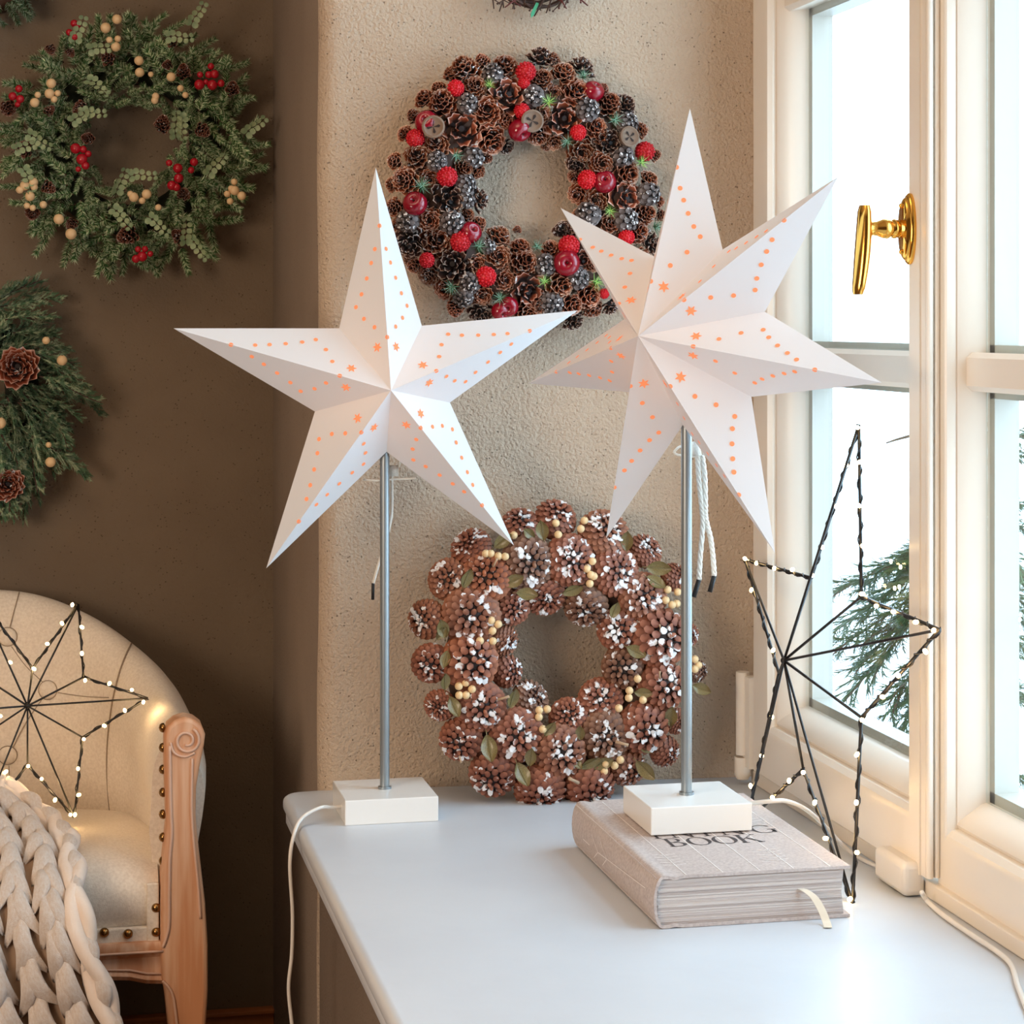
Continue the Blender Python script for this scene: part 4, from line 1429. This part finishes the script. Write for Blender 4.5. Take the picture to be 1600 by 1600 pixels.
redb = '''412 130 20;430 150 18;385 180 18;415 203 20;105 493 20;70 535 22;112 550 22;98 580 15;1172 368 18;1112 415 17;1160 415 20;1192 412 24;1108 470 28;1180 472 28;1228 463 20;1145 455 15;420 825 28;462 830 20;490 855 18;455 885 30;475 920 22;435 940 15;940 905 18;988 935 26;1078 900 22;1062 945 18;993 990 26;955 1030 26;980 1040 22;767 1385 17;806 1384 17;790 1425 27;755 1438 22;835 1410 16'''
KG = .28125
for src, me, nm in ((cream, CRB, 'cream_berry'), (redb, RDB, 'red_berry')):
    for it in src.split(';'):
        u, v, r_ = map(float, it.split())
        p = gplace(u * KG, v * KG, .074)
        link(nm, me, GW, p, mat=basis((ri.uniform(-.5, .5), -.3, 1), 0, r_ * KG / 3300 * 3.42 * 1.02), color=(1, 1, 1, 1) if nm[0] == 'r' else (.98, .95, .9, 1))
for (u, v, r_) in ((605, 330, 50), (1020, 405, 50), (935, 360, 35), (1290, 500, 50), (900, 700, 58), (1120, 720, 50), (450, 600, 50), (45, 600, 55), (140, 830, 60), (490, 770, 42), (260, 1035, 45), (180, 1180, 50), (720, 1300, 66), (1020, 1080, 45), (1000, 1320, 50), (400, 1240, 40), (270, 620, 35), (960, 235, 40), (390, 290, 30), (280, 270, 35)):
    p = gplace(u * KG, v * KG, .058)
    n = Vector((ri.uniform(-1, 1), -.9, ri.uniform(-1, 1)))
    s2 = r_ * KG / 3300 * 3.42
    link('pine_cone', ROS[2], GW, p, mat=basis(n, ri.uniform(0, 6), (s2 * .85, s2 * .85, s2 * 1.2)), color=(.75, .72, .72, 1))
for (u, v, ang) in ((1060, 170, 70), (420, 260, 80), (470, 290, 20), (450, 450, -30), (420, 660, 10), (130, 740, -20), (60, 850, 30), (100, 920, -60), (970, 620, -75), (640, 1100, 80), (600, 1150, -40), (800, 1200, -30), (1150, 1000, 60), (990, 790, 100), (1350, 770, 50), (1040, 1380, 100), (900, 220, 10), (1040, 1310, -40), (380, 700, 40), (700, 1000, 10)):
    p = gplace(u * KG, v * KG, .066)
    Mx = Matrix.Rotation(R(90), 4, 'X') @ Matrix.Rotation(R(ang), 4, 'Z') @ Matrix.Rotation(ri.uniform(-.5, .5), 4, 'X') @ Matrix.Rotation(-.3, 4, 'Y')
    link('eucalyptus_twig', EUC, GW, p, mat=Mx @ Matrix.Diagonal((.9, .9, .9, 1)))
b = MB()
b.tube([on_y(cG[0] + 118 * math.cos(k / 40 * 2 * math.pi), cG[1] + 118 * math.sin(k / 40 * 2 * math.pi), 3.475) for k in range(40)], .026, 10, closed=True)
build(b, 'wreath_base', mat('dark_wreath_ring', srgb(26, 34, 20), .9), GW)

# ---------------------------------- cedar wreath cut by the left edge
def cedar_frond(seed, L=.10, n=16):
    r_ = random.Random(seed)
    b = MB()
    main = [Vector((L * t / 8, .006 * math.sin(t * .7 + seed), -.22 * L * (t / 8) ** 2)) for t in range(9)]
    b.tube(main, [.0014] * 8 + [.0005], 5, mi=1)
    for i in range(n):
        t = .05 + .92 * i / n
        f = t * 8
        p = main[int(f)].lerp(main[min(8, int(f) + 1)], f % 1)
        for s_ in (-1, 1):
            l2 = L * .34 * (1 - .72 * t) * r_.uniform(.7, 1.15) + .006
            d = Vector((.8, s_ * r_.uniform(.5, .9), r_.uniform(-.4, .45))).normalized()
            q = [p + d * l2 * k / 4 - Vector((0, 0, .12 * l2 * (k / 4) ** 2)) for k in range(5)]
            b.tube(q, [.0009, .0009, .0008, .0007, .0004], 4, mi=0)
            for k in range(1, 10):
                c = q[0].lerp(q[4], k / 10)
                for s3 in (-1, 1):
                    dd = (d * .8 + d.cross(Vector((0, 0, 1))) * s3 * .8 + Vector((0, 0, r_.uniform(-.5, .5)))).normalized()
                    blade(b, c, dd, l2 * .20 + .003, .0010, 0)
    return b.mesh('cedar_frond', [M['cedar'], M['twig']], False)


CED = [cedar_frond(s) for s in (1, 2, 3, 4)]
CW = thing('cedar_wreath', 'drooping green cedar wreath with brown cones cut by the left edge', 'wreath', on_y(0, 610, 3.48))
ri = random.Random(14)
WC = 3.45
fr = []
# explicit long outer fronds: start px, end px
for (x0_, y0_, x1_, y1_) in ((-40, 500, 50, 420), (0, 480, 95, 450), (10, 500, 85, 478), (20, 520, 92, 510), (40, 540, 112, 530), (50, 550, 120, 560), (60, 560, 150, 590), (70, 580, 172, 635), (60, 590, 160, 610),
                             (60, 620, 135, 640), (50, 620, 120, 660), (60, 650, 122, 680), (50, 680, 150, 735), (50, 660, 120, 700), (40, 680, 100, 730), (40, 650, 75, 760), (30, 660, 58, 810), (20, 640, 50, 760), (10, 620, 60, 720),
                             (0, 640, 20, 790), (-10, 620, 5, 760), (0, 700, 8, 805), (20, 600, 90, 620), (10, 590, 100, 660), (-20, 470, 30, 430), (20, 470, 70, 440), (-30, 560, 40, 520), (-20, 620, 60, 650), (30, 520, 80, 490), (10, 550, 90, 560), (-20, 540, 60, 600), (0, 660, 50, 700), (30, 630, 90, 690), (-40, 700, 0, 800), (-30, 740, 20, 800),
                             (-40, 480, 20, 480), (0, 500, 40, 480), (-30, 520, 20, 500), (20, 560, 60, 540), (0, 590, 50, 600), (-10, 680, 30, 720), (10, 700, 40, 780), (60, 600, 110, 620), (70, 640, 110, 690), (50, 700, 70, 750)):
    fr.append((x0_, y0_, x1_, y1_))
for _ in range(46):    # fill and the unseen left half
    a = ri.uniform(0, 6.28)
    x0_, y0_ = -30 + 60 * math.cos(a), 615 + 80 * math.sin(a)
    fr.append((x0_, y0_, x0_ + 75 * math.cos(a + ri.uniform(-.5, .5)), y0_ + 85 * math.sin(a + ri.uniform(-.5, .5)) + 25))
for (x0_, y0_, x1_, y1_) in fr:
    lift = ri.uniform(.0, .05)
    p = on_y(x0_, y0_, WC - lift); q_ = on_y(x1_, y1_, WC - lift * .4)
    d = q_ - p
    L = d.length
    rot = d.to_track_quat('X', 'Z').to_matrix().to_4x4() @ Matrix.Rotation(ri.uniform(-.6, .6), 4, 'X')
    s2 = L / .10
    gcol = ri.uniform(.6, 1.1)
    link('cedar_frond', ri.choice(CED), CW, p, mat=rot @ Matrix.Diagonal((s2, min(s2, 1.05), min(s2, 1.05), 1)), color=(gcol, gcol, gcol, 1))
for (x, y, r_) in ((28, 574, 33), (12, 757, 26), (-50, 640, 30)):
    p = on_y(x, y, WC - .055)
    link('pine_cone', ROS[0], CW, p, mat=basis((ri.uniform(-.2, .2), -1, ri.uniform(-.2, .2)), 1.0, r_ / 3300 * 3.4), color=(.9, .72, .68, 1))
for (x, y, r_) in ((72, 532, 6), (97, 563, 8), (0, 661, 9), (76, 695, 4.5), (79, 722, 8)):
    link('cream_berry', CRB, CW, on_y(x, y, WC - .07), mat=basis((0, -.4, 1), 0, r_ / 3300 * 3.4), color=(.95, .9, .82, 1))
b = MB()
b.tube([on_y(-40 + 75 * math.cos(k / 30 * 2 * math.pi), 615 + 100 * math.sin(k / 30 * 2 * math.pi), 3.478) for k in range(30)], .028, 10, closed=True)
build(b, 'wreath_base', mat('dark_cedar_ring', srgb(30, 36, 24), .9), CW)

# ---------------------------------- dark fir wreath in the top left corner (only its lower rim is in view)
TW = thing('fir_wreath', 'dark fir wreath rim cut off by the top left corner', 'wreath', on_y(-60, -110, 3.48))
ri = random.Random(8)
for k in range(64):
    a = 2 * math.pi * k / 64
    x0_, y0_ = -28 + 96 * math.cos(a), -98 + 110 * math.sin(a)
    p = on_y(x0_, y0_, WC - ri.uniform(-.01, .035))
    d = (Vector((math.cos(a), 0, -math.sin(a))) * ri.uniform(.5, 1) + Vector((-math.sin(a), 0, -math.cos(a))) * ri.uniform(-.7, .7) + Vector((0, -ri.uniform(0, .3), 0))).normalized()
    rot = d.to_track_quat('X', 'Z').to_matrix().to_4x4() @ Matrix.Rotation(ri.uniform(0, 6.28), 4, 'X')
    link('fir_sprig', ri.choice(FIR), TW, p, mat=rot @ Matrix.Diagonal((.72, .72, .72, 1)), color=(.42, .5, .5, 1))
b = MB()
b.tube([on_y(-28 + 96 * math.cos(k / 30 * 2 * math.pi), -98 + 96 * math.sin(k / 30 * 2 * math.pi), 3.478) for k in range(30)], .028, 10, closed=True)
build(b, 'wreath_base', M['twig'], TW)
p = on_y(75, -8, WC - .03)

# ---------------------------------- twig wreath cut by the top edge
VW = thing('twig_wreath', 'bare dark twig wreath cut off by the top edge', 'wreath', on_y(842, -110, 2.85))
ri = random.Random(17)
for j in range(9):
    pts = []
    ph = ri.uniform(0, 6.28)
    for k in range(60):
        a = 2 * math.pi * k / 60
        rr_ = 112 + 10 * math.sin(a * 3 + ph) + ri.uniform(-1.5, 1.5) + (j - 4) * 2.0
        pts.append(on_y(842 + rr_ * math.cos(a), -118 + rr_ * math.sin(a), 2.842 + .010 * math.sin(a * 4 + ph)))
    b = MB(); b.tube(pts, .0030 - .0001 * j, 6, closed=True); build(b, 'twig', M['twig'], VW)
darkred = mat('red_twig', srgb(96, 40, 34), .6)
for j in range(70):
    a = 2 * math.pi * j / 70 + ri.uniform(-.05, .05)
    L = ri.uniform(14, 34)
    rr_ = 116
    a2 = a + ri.uniform(-.22, .22)
    p0 = (842 + rr_ * math.cos(a), -118 + rr_ * math.sin(a))
    p2 = (842 + (rr_ + L) * math.cos(a2), -118 + (rr_ + L) * math.sin(a2))
    pm = ((p0[0] + p2[0]) / 2 + ri.uniform(-4, 4), (p0[1] + p2[1]) / 2 + ri.uniform(-4, 4))
    b = MB()
    q = [on_y(*p0, 2.838), on_y(*pm, 2.830), on_y(*p2, 2.828 + ri.uniform(-.01, .01))]
    b.tube(q, [.0016, .0013, .0009], 5)
    e = on_y(pm[0] + ri.uniform(-12, 12), pm[1] + ri.uniform(4, 14) * math.sin(a), 2.83)
    b.tube([q[1], e], [.0011, .0007], 5)
    b.sphere(e, .0016, 6, 4)
    build(b, 'side_twig', M['twig'] if j % 4 else darkred, VW)
b = MB()
p = on_y(830, 28, 2.828)
b.add([p, p + Vector((.004, 0, .004)), p + Vector((.0105, -.002, .020)), p + Vector((.007, -.001, .0215)), p + Vector((-.0005, 0, .006))], [(0, 1, 2, 3, 4)])
b.add([p + Vector((0, .001, 0)), p + Vector((.004, .001, .004)), p + Vector((.0105, -.001, .020)), p + Vector((.007, 0, .0215)), p + Vector((-.0005, .001, .006))], [(4, 3, 2, 1, 0)])
build(b, 'leaf', mat('teal_leaf', srgb(70, 160, 120), .4), VW, smooth=False)

# ------------------------------------------------------------------ armchair
ACX = -.12
CH = thing('armchair', 'beige linen tub armchair with buttoned back and carved wooden arm post', 'armchair', (ACX, 3.15, 0))
keys = [(0.0, 3.475, .785), (.10, 3.468, .775), (.19, 3.435, .748), (.262, 3.372, .712), (.312, 3.28, .676), (.334, 3.16, .645), (.338, 3.04, .634), (.328, 2.925, .622)]
half = smooth_path([(x, y, z) for x, y, z in keys], 5)
full = [Vector((-p.x, p.y, p.z)) for p in half[::-1][:-1]] + half
sec = []
N_ = len(full)
for i, p in enumerate(full):
    t = full[min(i + 1, N_ - 1)] - full[max(i - 1, 0)]
    t.z = 0
    t.normalize()
    inn_n = Vector((t.y, -t.x, 0))          # inward (towards the seat)
    if inn_n.dot(Vector((0, 3.1, 0)) - Vector((p.x, p.y, 0))) < 0: inn_n = -inn_n
    zt_ = p.z
    th_ = .075 + .02 * max(0, (p.y - 3.3) / .17)
    ft = max(0, min(1, (3.06 - p.y) / .12))
    prof = [(.022, .30), (.020, .40), (.016, zt_ - .16), (.004, zt_ - .095), (0, zt_ - .06), (.010, zt_ - .024), (.032, zt_ - .004), (.055, zt_), (.072 - .006 * ft, zt_ - .010), (.086 - .012 * ft, zt_ - .040), (.088 - .014 * ft, zt_ - .09), (th_ + .004, .56 if zt_ > .66 else zt_ - .12), (th_ - .002, .48), (th_, .40)]
    sec.append([Vector((ACX + p.x, p.y, 0)) + inn_n * d + Vector((0, 0, z)) for d, z in prof])
b = MB()
b.grid(sec)
b.add(sec[0], [tuple(range(len(sec[0])))]); b.add(sec[-1], [tuple(range(len(sec[-1])))])
from mathutils.bvhtree import BVHTree
BV = BVHTree.FromPolygons([tuple(v) for v in b.v], [tuple(f) for f in b.f])


def cast(px_, py_, off=.0015):
    d = ray(px_, py_).normalized()
    loc, nr, idx, dist = BV.ray_cast(CAMP, d)
    if loc is None: return None, None
    if nr.dot(d) > 0: nr = -nr
    return loc + nr * off, nr


# shallow dimples at the buttons
back = build(b, 'upholstered_back', M['linen'], CH, smooth=True, fix=True)
sm_ = back.modifiers.new('sub', 'SUBSURF'); sm_.levels = sm_.render_levels = 1
for (px_, py_) in ((12, 995), (75, 1078), (12, 1180), (-52, 1080), (-115, 1000), (-115, 1180)):
    p, nr = cast(px_, py_, 0)
    if p is None: continue
    b = MB(); b.lathe([(.0135, -.008), (.0142, .001), (.0128, .004), (.007, .0062), (0, .0066)], 20, M=Matrix.Translation(p) @ basis(nr))
    build(b, 'button', M['linen'], CH)
    b = MB()
    b.tube([p + basis(nr).to_3x3() @ Vector((.0145 * math.cos(k * math.pi / 10), .0145 * math.sin(k * math.pi / 10), .0006)) for k in range(20)], .0009, 5, closed=True)
    build(b, 'button_fold', M['seam'], CH)
for name, r_, line in (('seam', .0013, [(223, 981), (212, 995), (199, 1018), (187, 1050), (178, 1085), (172, 1120), (168, 1160), (167, 1200), (169, 1240), (172, 1272)]),
                       ('pleat', .0007, [(31, 922), (22, 955), (15, 982)]), ('pleat', .0007, [(18, 1010), (40, 1040), (66, 1065)]), ('pleat', .0007, [(90, 1082), (130, 1088), (170, 1090)]),
                       ('pleat', .0007, [(66, 1092), (40, 1130), (20, 1168)]), ('pleat', .0007, [(14, 1196), (16, 1240), (18, 1270)]), ('pleat', .0007, [(2, 1008), (-20, 1040), (-42, 1068)])):
    P_ = [cast(x, y, .0004)[0] for x, y in [tuple(q)[:2] for q in smooth_path([(a_, c_, 0) for a_, c_ in line], 6)]]
    P_ = [p for p in P_ if p is not None]
    b = MB(); b.tube(P_, r_, 6)
    build(b, name, M['seam'], CH)
# seat
b = MB()
rows = []
HW = .262
for i in range(25):
    s_ = -1 + 2 * i / 24
    row = []
    x = ACX + HW * s_
    yb = 3.40 - .11 * abs(s_) ** 3
    side = (1 - abs(s_) ** 6)
    prof = [(2.902, .372), (2.889, .40), (2.884, .43), (2.890, .455), (2.908, .472), (2.94, .481), (3.02, .484), (3.15, .476), (3.28, .462), (yb, .44), (yb + .01, .38)]
    for (y, z) in prof:
        row.append((x, y + .004 * (1 - side), z - (.018 * (abs(s_) ** 5) if z > .44 else 0)))
    rows.append(row)
b.grid(rows)
b.add(rows[0], [tuple(range(len(rows[0])))]); b.add(rows[-1], [tuple(range(len(rows[-1])))])
st = build(b, 'seat', M['linen'], CH, fix=True)
# gimp strip along the seat front
b = MB(); b.box((ACX - HW, 2.886, .366), (ACX + HW, 2.896, .386)); b.box((ACX + HW - .016, 2.884, .366), (ACX + HW, 2.894, .445))
build(b, 'gimp_braid', M['linen'], CH, smooth=False, bevel=.002)
nm = MB(); nm.lathe([(.0066, 0), (.0064, .0022), (.0048, .0046), (.0022, .006), (0, .0063)], 16)
NAIL = nm.mesh('nail_head', M['nail'])
for (px_, py_) in ((163, 1457), (200, 1459), (244, 1456), (244, 1418), (126, 1456), (89, 1456), (52, 1456), (15, 1456)):
    link('nail_head', NAIL, CH, on_y(px_, py_, 2.886), mat=basis((0, -1, 0)))
for py_ in (1137, 1168, 1202, 1238, 1272, 1308, 1345):
    link('nail_head', NAIL, CH, on_y(255.5, py_, 2.898), mat=basis((-1, -.35, 0)))


# arm posts: outline taken in the plane of the chair front, right one as seen, left one mirrored
def post(side):
    L = [(262, 1135), (257, 1150), (257, 1200), (259, 1250), (260, 1290), (256, 1330), (252, 1365), (251, 1420), (251, 1470), (252, 1527), (257, 1552), (262, 1600), (268, 1660), (272, 1700)]
    Rr_ = [(300, 1700), (310, 1660), (322, 1600), (325, 1550), (325, 1478), (321, 1412), (315, 1362), (308, 1300), (306, 1270), (307, 1230), (312, 1200), (319, 1165), (321, 1148), (315, 1133), (303, 1124), (288, 1121), (273, 1126)]
    yp = 2.872
    def W(x, y):
        p = on_y(x, y, yp)
        if side < 0: p.x = 2 * ACX - p.x
        p.z = max(p.z, 0)
        return p
    poly = [W(*q) for q in L + Rr_]
    b = MB(); b.prism(poly, (0, .045, 0))
    o = build(b, 'arm_post', M['oak'], CH, smooth=True, angle=40, bevel=.006, seg=3, fix=True)
    # raised bead along both edges and the scroll
    b = MB()
    e = Vector((0, -.0015, 0))
    b.tube(smooth_path([W(265, 1165) + e, W(266, 1250) + e, W(268, 1300) + e, W(265, 1340) + e, W(264, 1400) + e, W(263, 1450) + e, W(254, 1480) + e], 6), .0022, 6)
    b.tube(smooth_path([W(300, 1185) + e, W(299, 1260) + e, W(302, 1310) + e, W(309, 1380) + e, W(313, 1435) + e], 6), .0020, 6)
    sp = []
    for k in range(40):
        a = R(-60 + k * 13.5); rr_ = 21 - k * .36
        sp.append(W(291 + rr_ * math.cos(a), 1157 + rr_ * math.sin(a)) + e)
    b.tube(sp, .0021, 6)
    b.tube(smooth_path([W(266, 1160) + e, W(272, 1176) + e, W(288, 1182) + e, W(304, 1176) + e], 5), .0018, 6)
    b.tube(smooth_path([W(254, 1532) + e, W(268, 1550) + e, W(274, 1580) + e, W(279, 1630) + e], 6), .0020, 6)
    build(b, 'carved_bead', M['oakrim'], CH)


post(1); post(-1)
b = MB()
N2_ = 24
rows = []
for i in range(N2_ + 1):
    s_ = -1 + 2 * i / N2_
    x = ACX + HW * 1.02 * s_
    lo = .326 - .010 * abs(s_) ** 2 * 1.2 - (.004 if abs(s_) > .9 else 0)
    hi = .368
    rows.append([(x, 2.90, lo), (x, 2.880, lo), (x, 2.876, lo + .006), (x, 2.879, lo + .012), (x, 2.882, lo + .016), (x, 2.884, hi - .022), (x, 2.876, hi - .014), (x, 2.874, hi - .008), (x, 2.878, hi), (x, 2.90, hi)])
b.grid(rows)
build(b, 'front_rail', M['oak'], CH, smooth=True, angle=50)
b = MB()
b.tube([(r_[7][0], r_[7][1] - .001, r_[7][2] - .004) for r_ in rows], .0018, 6)
b.tube([(r_[3][0], r_[3][1] - .001, r_[3][2] + .002) for r_ in rows], .0016, 6)
build(b, 'carved_bead', M['oakrim'], CH)
b = MB(); b.box((ACX - .30, 2.92, .31), (ACX + .30, 3.42, .385)); build(b, 'seat_frame', M['darkleg'], CH, smooth=False, bevel=.01)
for s_ in (-1, 1):
    b = MB()
    x = ACX + s_ * .20
    b.prism([(x - .02, 3.40, .32), (x + .02, 3.40, .32), (x + .015, 3.44, 0), (x - .015, 3.44, 0)], (0, .035, 0))
    build(b, 'leg', M['darkleg'], CH, smooth=False, bevel=.004, fix=True)

# ------------------------------------------------------------------ chunky knitted blanket
KB = thing('knit_blanket', 'chunky cream hand-knitted wool throw draped over the armchair seat', 'blanket', (-.08, 2.84, .30))
Rg = [(5, 1222, 3.02), (62, 1262, 2.99), (108, 1305, 2.90), (122, 1360, 2.80), (130, 1420, 2.745), (145, 1485, 2.73), (165, 1545, 2.73), (186, 1605, 2.73), (200, 1680, 2.73), (205, 1760, 2.73)]
Lg = [(-330, 1205, 2.96), (-318, 1240, 2.92), (-305, 1290, 2.84), (-300, 1345, 2.74), (-298, 1410, 2.68), (-296, 1480, 2.66), (-294, 1545, 2.66), (-292, 1610, 2.66), (-290, 1690, 2.66), (-290, 1770, 2.66)]
RG = smooth_path([at_depth(*q) for q in Rg], 8)
LG = smooth_path([at_depth(*q) for q in Lg], 8)


CUM = [0.0]
for a_, c_ in zip(RG, RG[1:]): CUM.append(CUM[-1] + (c_ - a_).length)


def KS(u, v):       # u 0..1 left to right, v 0..1 top to bottom, even along the drape
    f = float(np.interp(v * CUM[-1], CUM, range(len(RG))))
    i = min(int(f), len(RG) - 2)
    t = f - i
    a = LG[i].lerp(LG[i + 1], t); c = RG[i].lerp(RG[i + 1], t)
    p = a.lerp(c, u)
    wv_ = .010 * math.sin(u * 14 + 1.2) * min(1, v * 2) + .012 * math.sin(math.pi * u) * (1 - v)
    return p + Vector((0, -wv_, .02 * math.sin(math.pi * min(1, u * 1.1)) * max(0, 1 - v * 4)))


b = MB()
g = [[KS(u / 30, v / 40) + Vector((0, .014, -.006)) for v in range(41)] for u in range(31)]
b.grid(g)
build(b, 'gap_shade_sheet', M['woolin'], KB)


def stitch_mesh():
    """one leg of a knit V: x across, y along (tip at 1), z out of the fabric"""
    b = MB()
    rows_ = []
    n = 14
    for i in range(n + 1):
        t = i / n
        w = .52 * (math.sin(math.pi * (.04 + t * .93)) ** .75) * (1 - .18 * t)
        c = Vector((.26 * math.sin(math.pi * t) ** 1.2, t, .62 * math.sin(math.pi * (t * .9 + .05)) - .25))
        rows_.append([c + Vector((w * .66 * math.cos(2 * math.pi * k / 14), .04 * math.sin(k), w * .60 * math.sin(2 * math.pi * k / 14))) for k in range(14)])
    vs = [p for r_ in rows_ for p in r_]
    fs = [(i * 14 + k, i * 14 + (k + 1) % 14, (i + 1) * 14 + (k + 1) % 14, (i + 1) * 14 + k) for i in range(n) for k in range(14)] + [tuple(range(14)), tuple(n * 14 + k for k in range(14))]
    b.add(vs, fs)
    return b.mesh('knit_stitch', M['wool'], True, fix=True)


STI = stitch_mesh()
ncol, nrow = 8, 13
ri = random.Random(2)
for c_ in range(ncol):
    for r__ in range(-1, nrow):
        for s_ in (-1, 1):
            uc = (c_ + .5) / ncol
            v0 = (r__ + .35) / nrow + .022 * s_ * .6 + .004
            v1 = v0 + 1.62 / nrow
            if v1 > 1 or v0 < 0.0: continue
            u_out = uc + s_ * .40 / ncol
            u_in = uc + s_ * .02 / ncol
            P0 = KS(u_out, v0); P1 = KS(u_in, min(1, v1))
            vm = (v0 + v1) / 2
            du = KS(min(1, uc + .03), vm) - KS(max(0, uc - .03), vm)
            dvv = P1 - P0
            L = dvv.length
            ey = dvv.normalized()
            ez = du.cross(ey).normalized()
            if ez.y > 0: ez = -ez
            ex = ey.cross(ez).normalized()
            if ex.dot(du) < 0: ex = -ex
            wd = du.length / .06 / ncol * .80 * ri.uniform(.94, 1.06)
            wz = .034
            Mx = Matrix(((s_ * ex.x * wd, ey.x * L, ez.x * wz, 0), (s_ * ex.y * wd, ey.y * L, ez.y * wz, 0), (s_ * ex.z * wd, ey.z * L, ez.z * wz, 0), (0, 0, 0, 1)))
            Mx = Matrix.Rotation(ri.uniform(-.06, .06), 4, ez) @ Mx
            link('knit_stitch', STI, KB, P0 - ez * .006, mat=Mx)
# bound edge on the right and along the top
for path_, nm_ in (([KS(1.0, v / 40) + Vector((0, -.002, 0)) for v in range(41)], 'edge_strand'), ([KS(u / 20, .015) + Vector((0, -.004, .006)) for u in range(21)], 'edge_strand')):
    for ph in (0, math.pi):
        b = MB()
        pts = []
        for i, p in enumerate(path_):
            a = i * .55 + ph
            pts.append(p + Vector((-.006 + .009 * math.cos(a), .006 * math.sin(a), .004 * math.sin(a))))
        b.tube(smooth_path(pts, 3), .0105, 10)
        build(b, nm_, M['wool'], KB)

# ------------------------------------------------------------------ pine outside the window
TR = thing('pine_tree', 'slender green pine growing outside the left window', 'tree', (1.36, 3.05, -.3))
b = MB(); b.tube(smooth_path([(1.36, 3.05, -.3), (1.37, 3.05, .5), (1.355, 3.06, .95), (1.362, 3.05, 1.12)], 6), [.016 - .0006 * k for k in range(19)], 10)
build(b, 'trunk', M['bark'], TR)


def pine_out_mesh(seed):
    r_ = random.Random(seed)
    b = MB()
    L = .22
    main = [Vector((L * t / 10, .01 * math.sin(t * .6 + seed), -.10 * L * (t / 10) ** 2 * 3)) for t in range(11)]
    b.tube(main, [.0022] * 10 + [.0008], 5, mi=1)
    for i in range(26):
        t = .12 + .86 * i / 26
        f = t * 10
        p = main[int(f)].lerp(main[min(10, int(f) + 1)], f % 1)
        s_ = -1 if i % 2 else 1
        d = Vector((.9, s_ * r_.uniform(.3, .8), r_.uniform(-.9, .15))).normalized()
        l2 = r_.uniform(.03, .055)
        b.tube([p, p + d * l2 * .5, p + d * l2 + Vector((0, 0, -.006))], [.0011, .0009, .0005], 4, mi=0)
        for k in range(16):
            c = p + d * l2 * k / 16
            dd = (d + Vector((r_.uniform(-.7, .7), r_.uniform(-.7, .7), r_.uniform(-.7, .5)))).normalized()
            blade(b, c, dd, r_.uniform(.018, .034), .0011, 0)
    return b.mesh('pine_branch', [M['pine_out'], M['bark']], False)


PO = [pine_out_mesh(s) for s in (1, 2)]
ri = random.Random(3)
for (x0_, y0_, x1_, y1_) in ((1440, 860, 1300, 880), (1440, 880, 1295, 940), (1430, 900, 1310, 985), (1440, 920, 1340, 1010), (1440, 940, 1375, 1080), (1435, 960, 1385, 1130), (1440, 850, 1340, 870), (1440, 830, 1380, 850), (1430, 890, 1325, 920),
                             (1430, 930, 1350, 960), (1440, 980, 1395, 1060), (1440, 900, 1305, 1060), (1440, 990, 1370, 1120), (1440, 930, 1320, 1000)):
    p, q_ = on_x(x0_ + 44, y0_ - 6, 1.36), on_x(x1_, y1_, 1.30 + ri.uniform(-.03, .05))
    d = q_ - p
    rot = d.to_track_quat('X', 'Z').to_matrix().to_4x4() @ Matrix.Rotation(ri.uniform(-.5, .5), 4, 'X')
    link('pine_branch', PO[ri.randrange(2)], TR, p, mat=rot @ Matrix.Diagonal((d.length / .22, .9, .9, 1)))
for k in range(16):       # foliage on the sides of the tree hidden from the photograph
    a = ri.uniform(-1.2, 1.9)
    p = Vector((1.36, 3.05, .62 + .03 * k))
    d = Vector((math.cos(a), math.sin(a), -.25))
    link('pine_branch', PO[k % 2], TR, p, mat=d.to_track_quat('X', 'Z').to_matrix().to_4x4() @ Matrix.Diagonal((.9 - .02 * k, .9, .9, 1)))
for (x0_, y0_, x1_, y1_) in ((1560, 940, 1640, 1000), (1570, 1100, 1650, 1060), (1580, 700, 1660, 640), (1590, 900, 1670, 880), (1580, 1180, 1660, 1220), (1600, 800, 1680, 760)):
    p, q_ = Vector((1.37, 3.05, on_x(x0_, y0_, 1.40).z)), on_x(x1_ + 10, y1_, 1.52)
    d = q_ - p
    rot = d.to_track_quat('X', 'Z').to_matrix().to_4x4()
    link('pine_branch', PO[ri.randrange(2)], TR, p, mat=rot @ Matrix.Diagonal((d.length / .22, .9, .9, 1)))
b = MB(); b.tube([on_x(1385, 692, 1.3), on_x(1400, 687, 1.32), on_x(1440, 676, 1.34)], [.0015, .002, .003], 5); build(b, 'bare_twig', M['bark'], TR)
for q in ((1392, 877), (1407, 886), (1398, 919), (1405, 917), (1383, 861), (1593, 968), (1597, 1052), (1593, 1242), (1599, 1247)):  # bulbs added on the pine where fairy lights mirror in the panes
    link('fairy_light', FAIRY, TR, on_x(*q, 1.28 if q[0] < 1500 else 1.40))
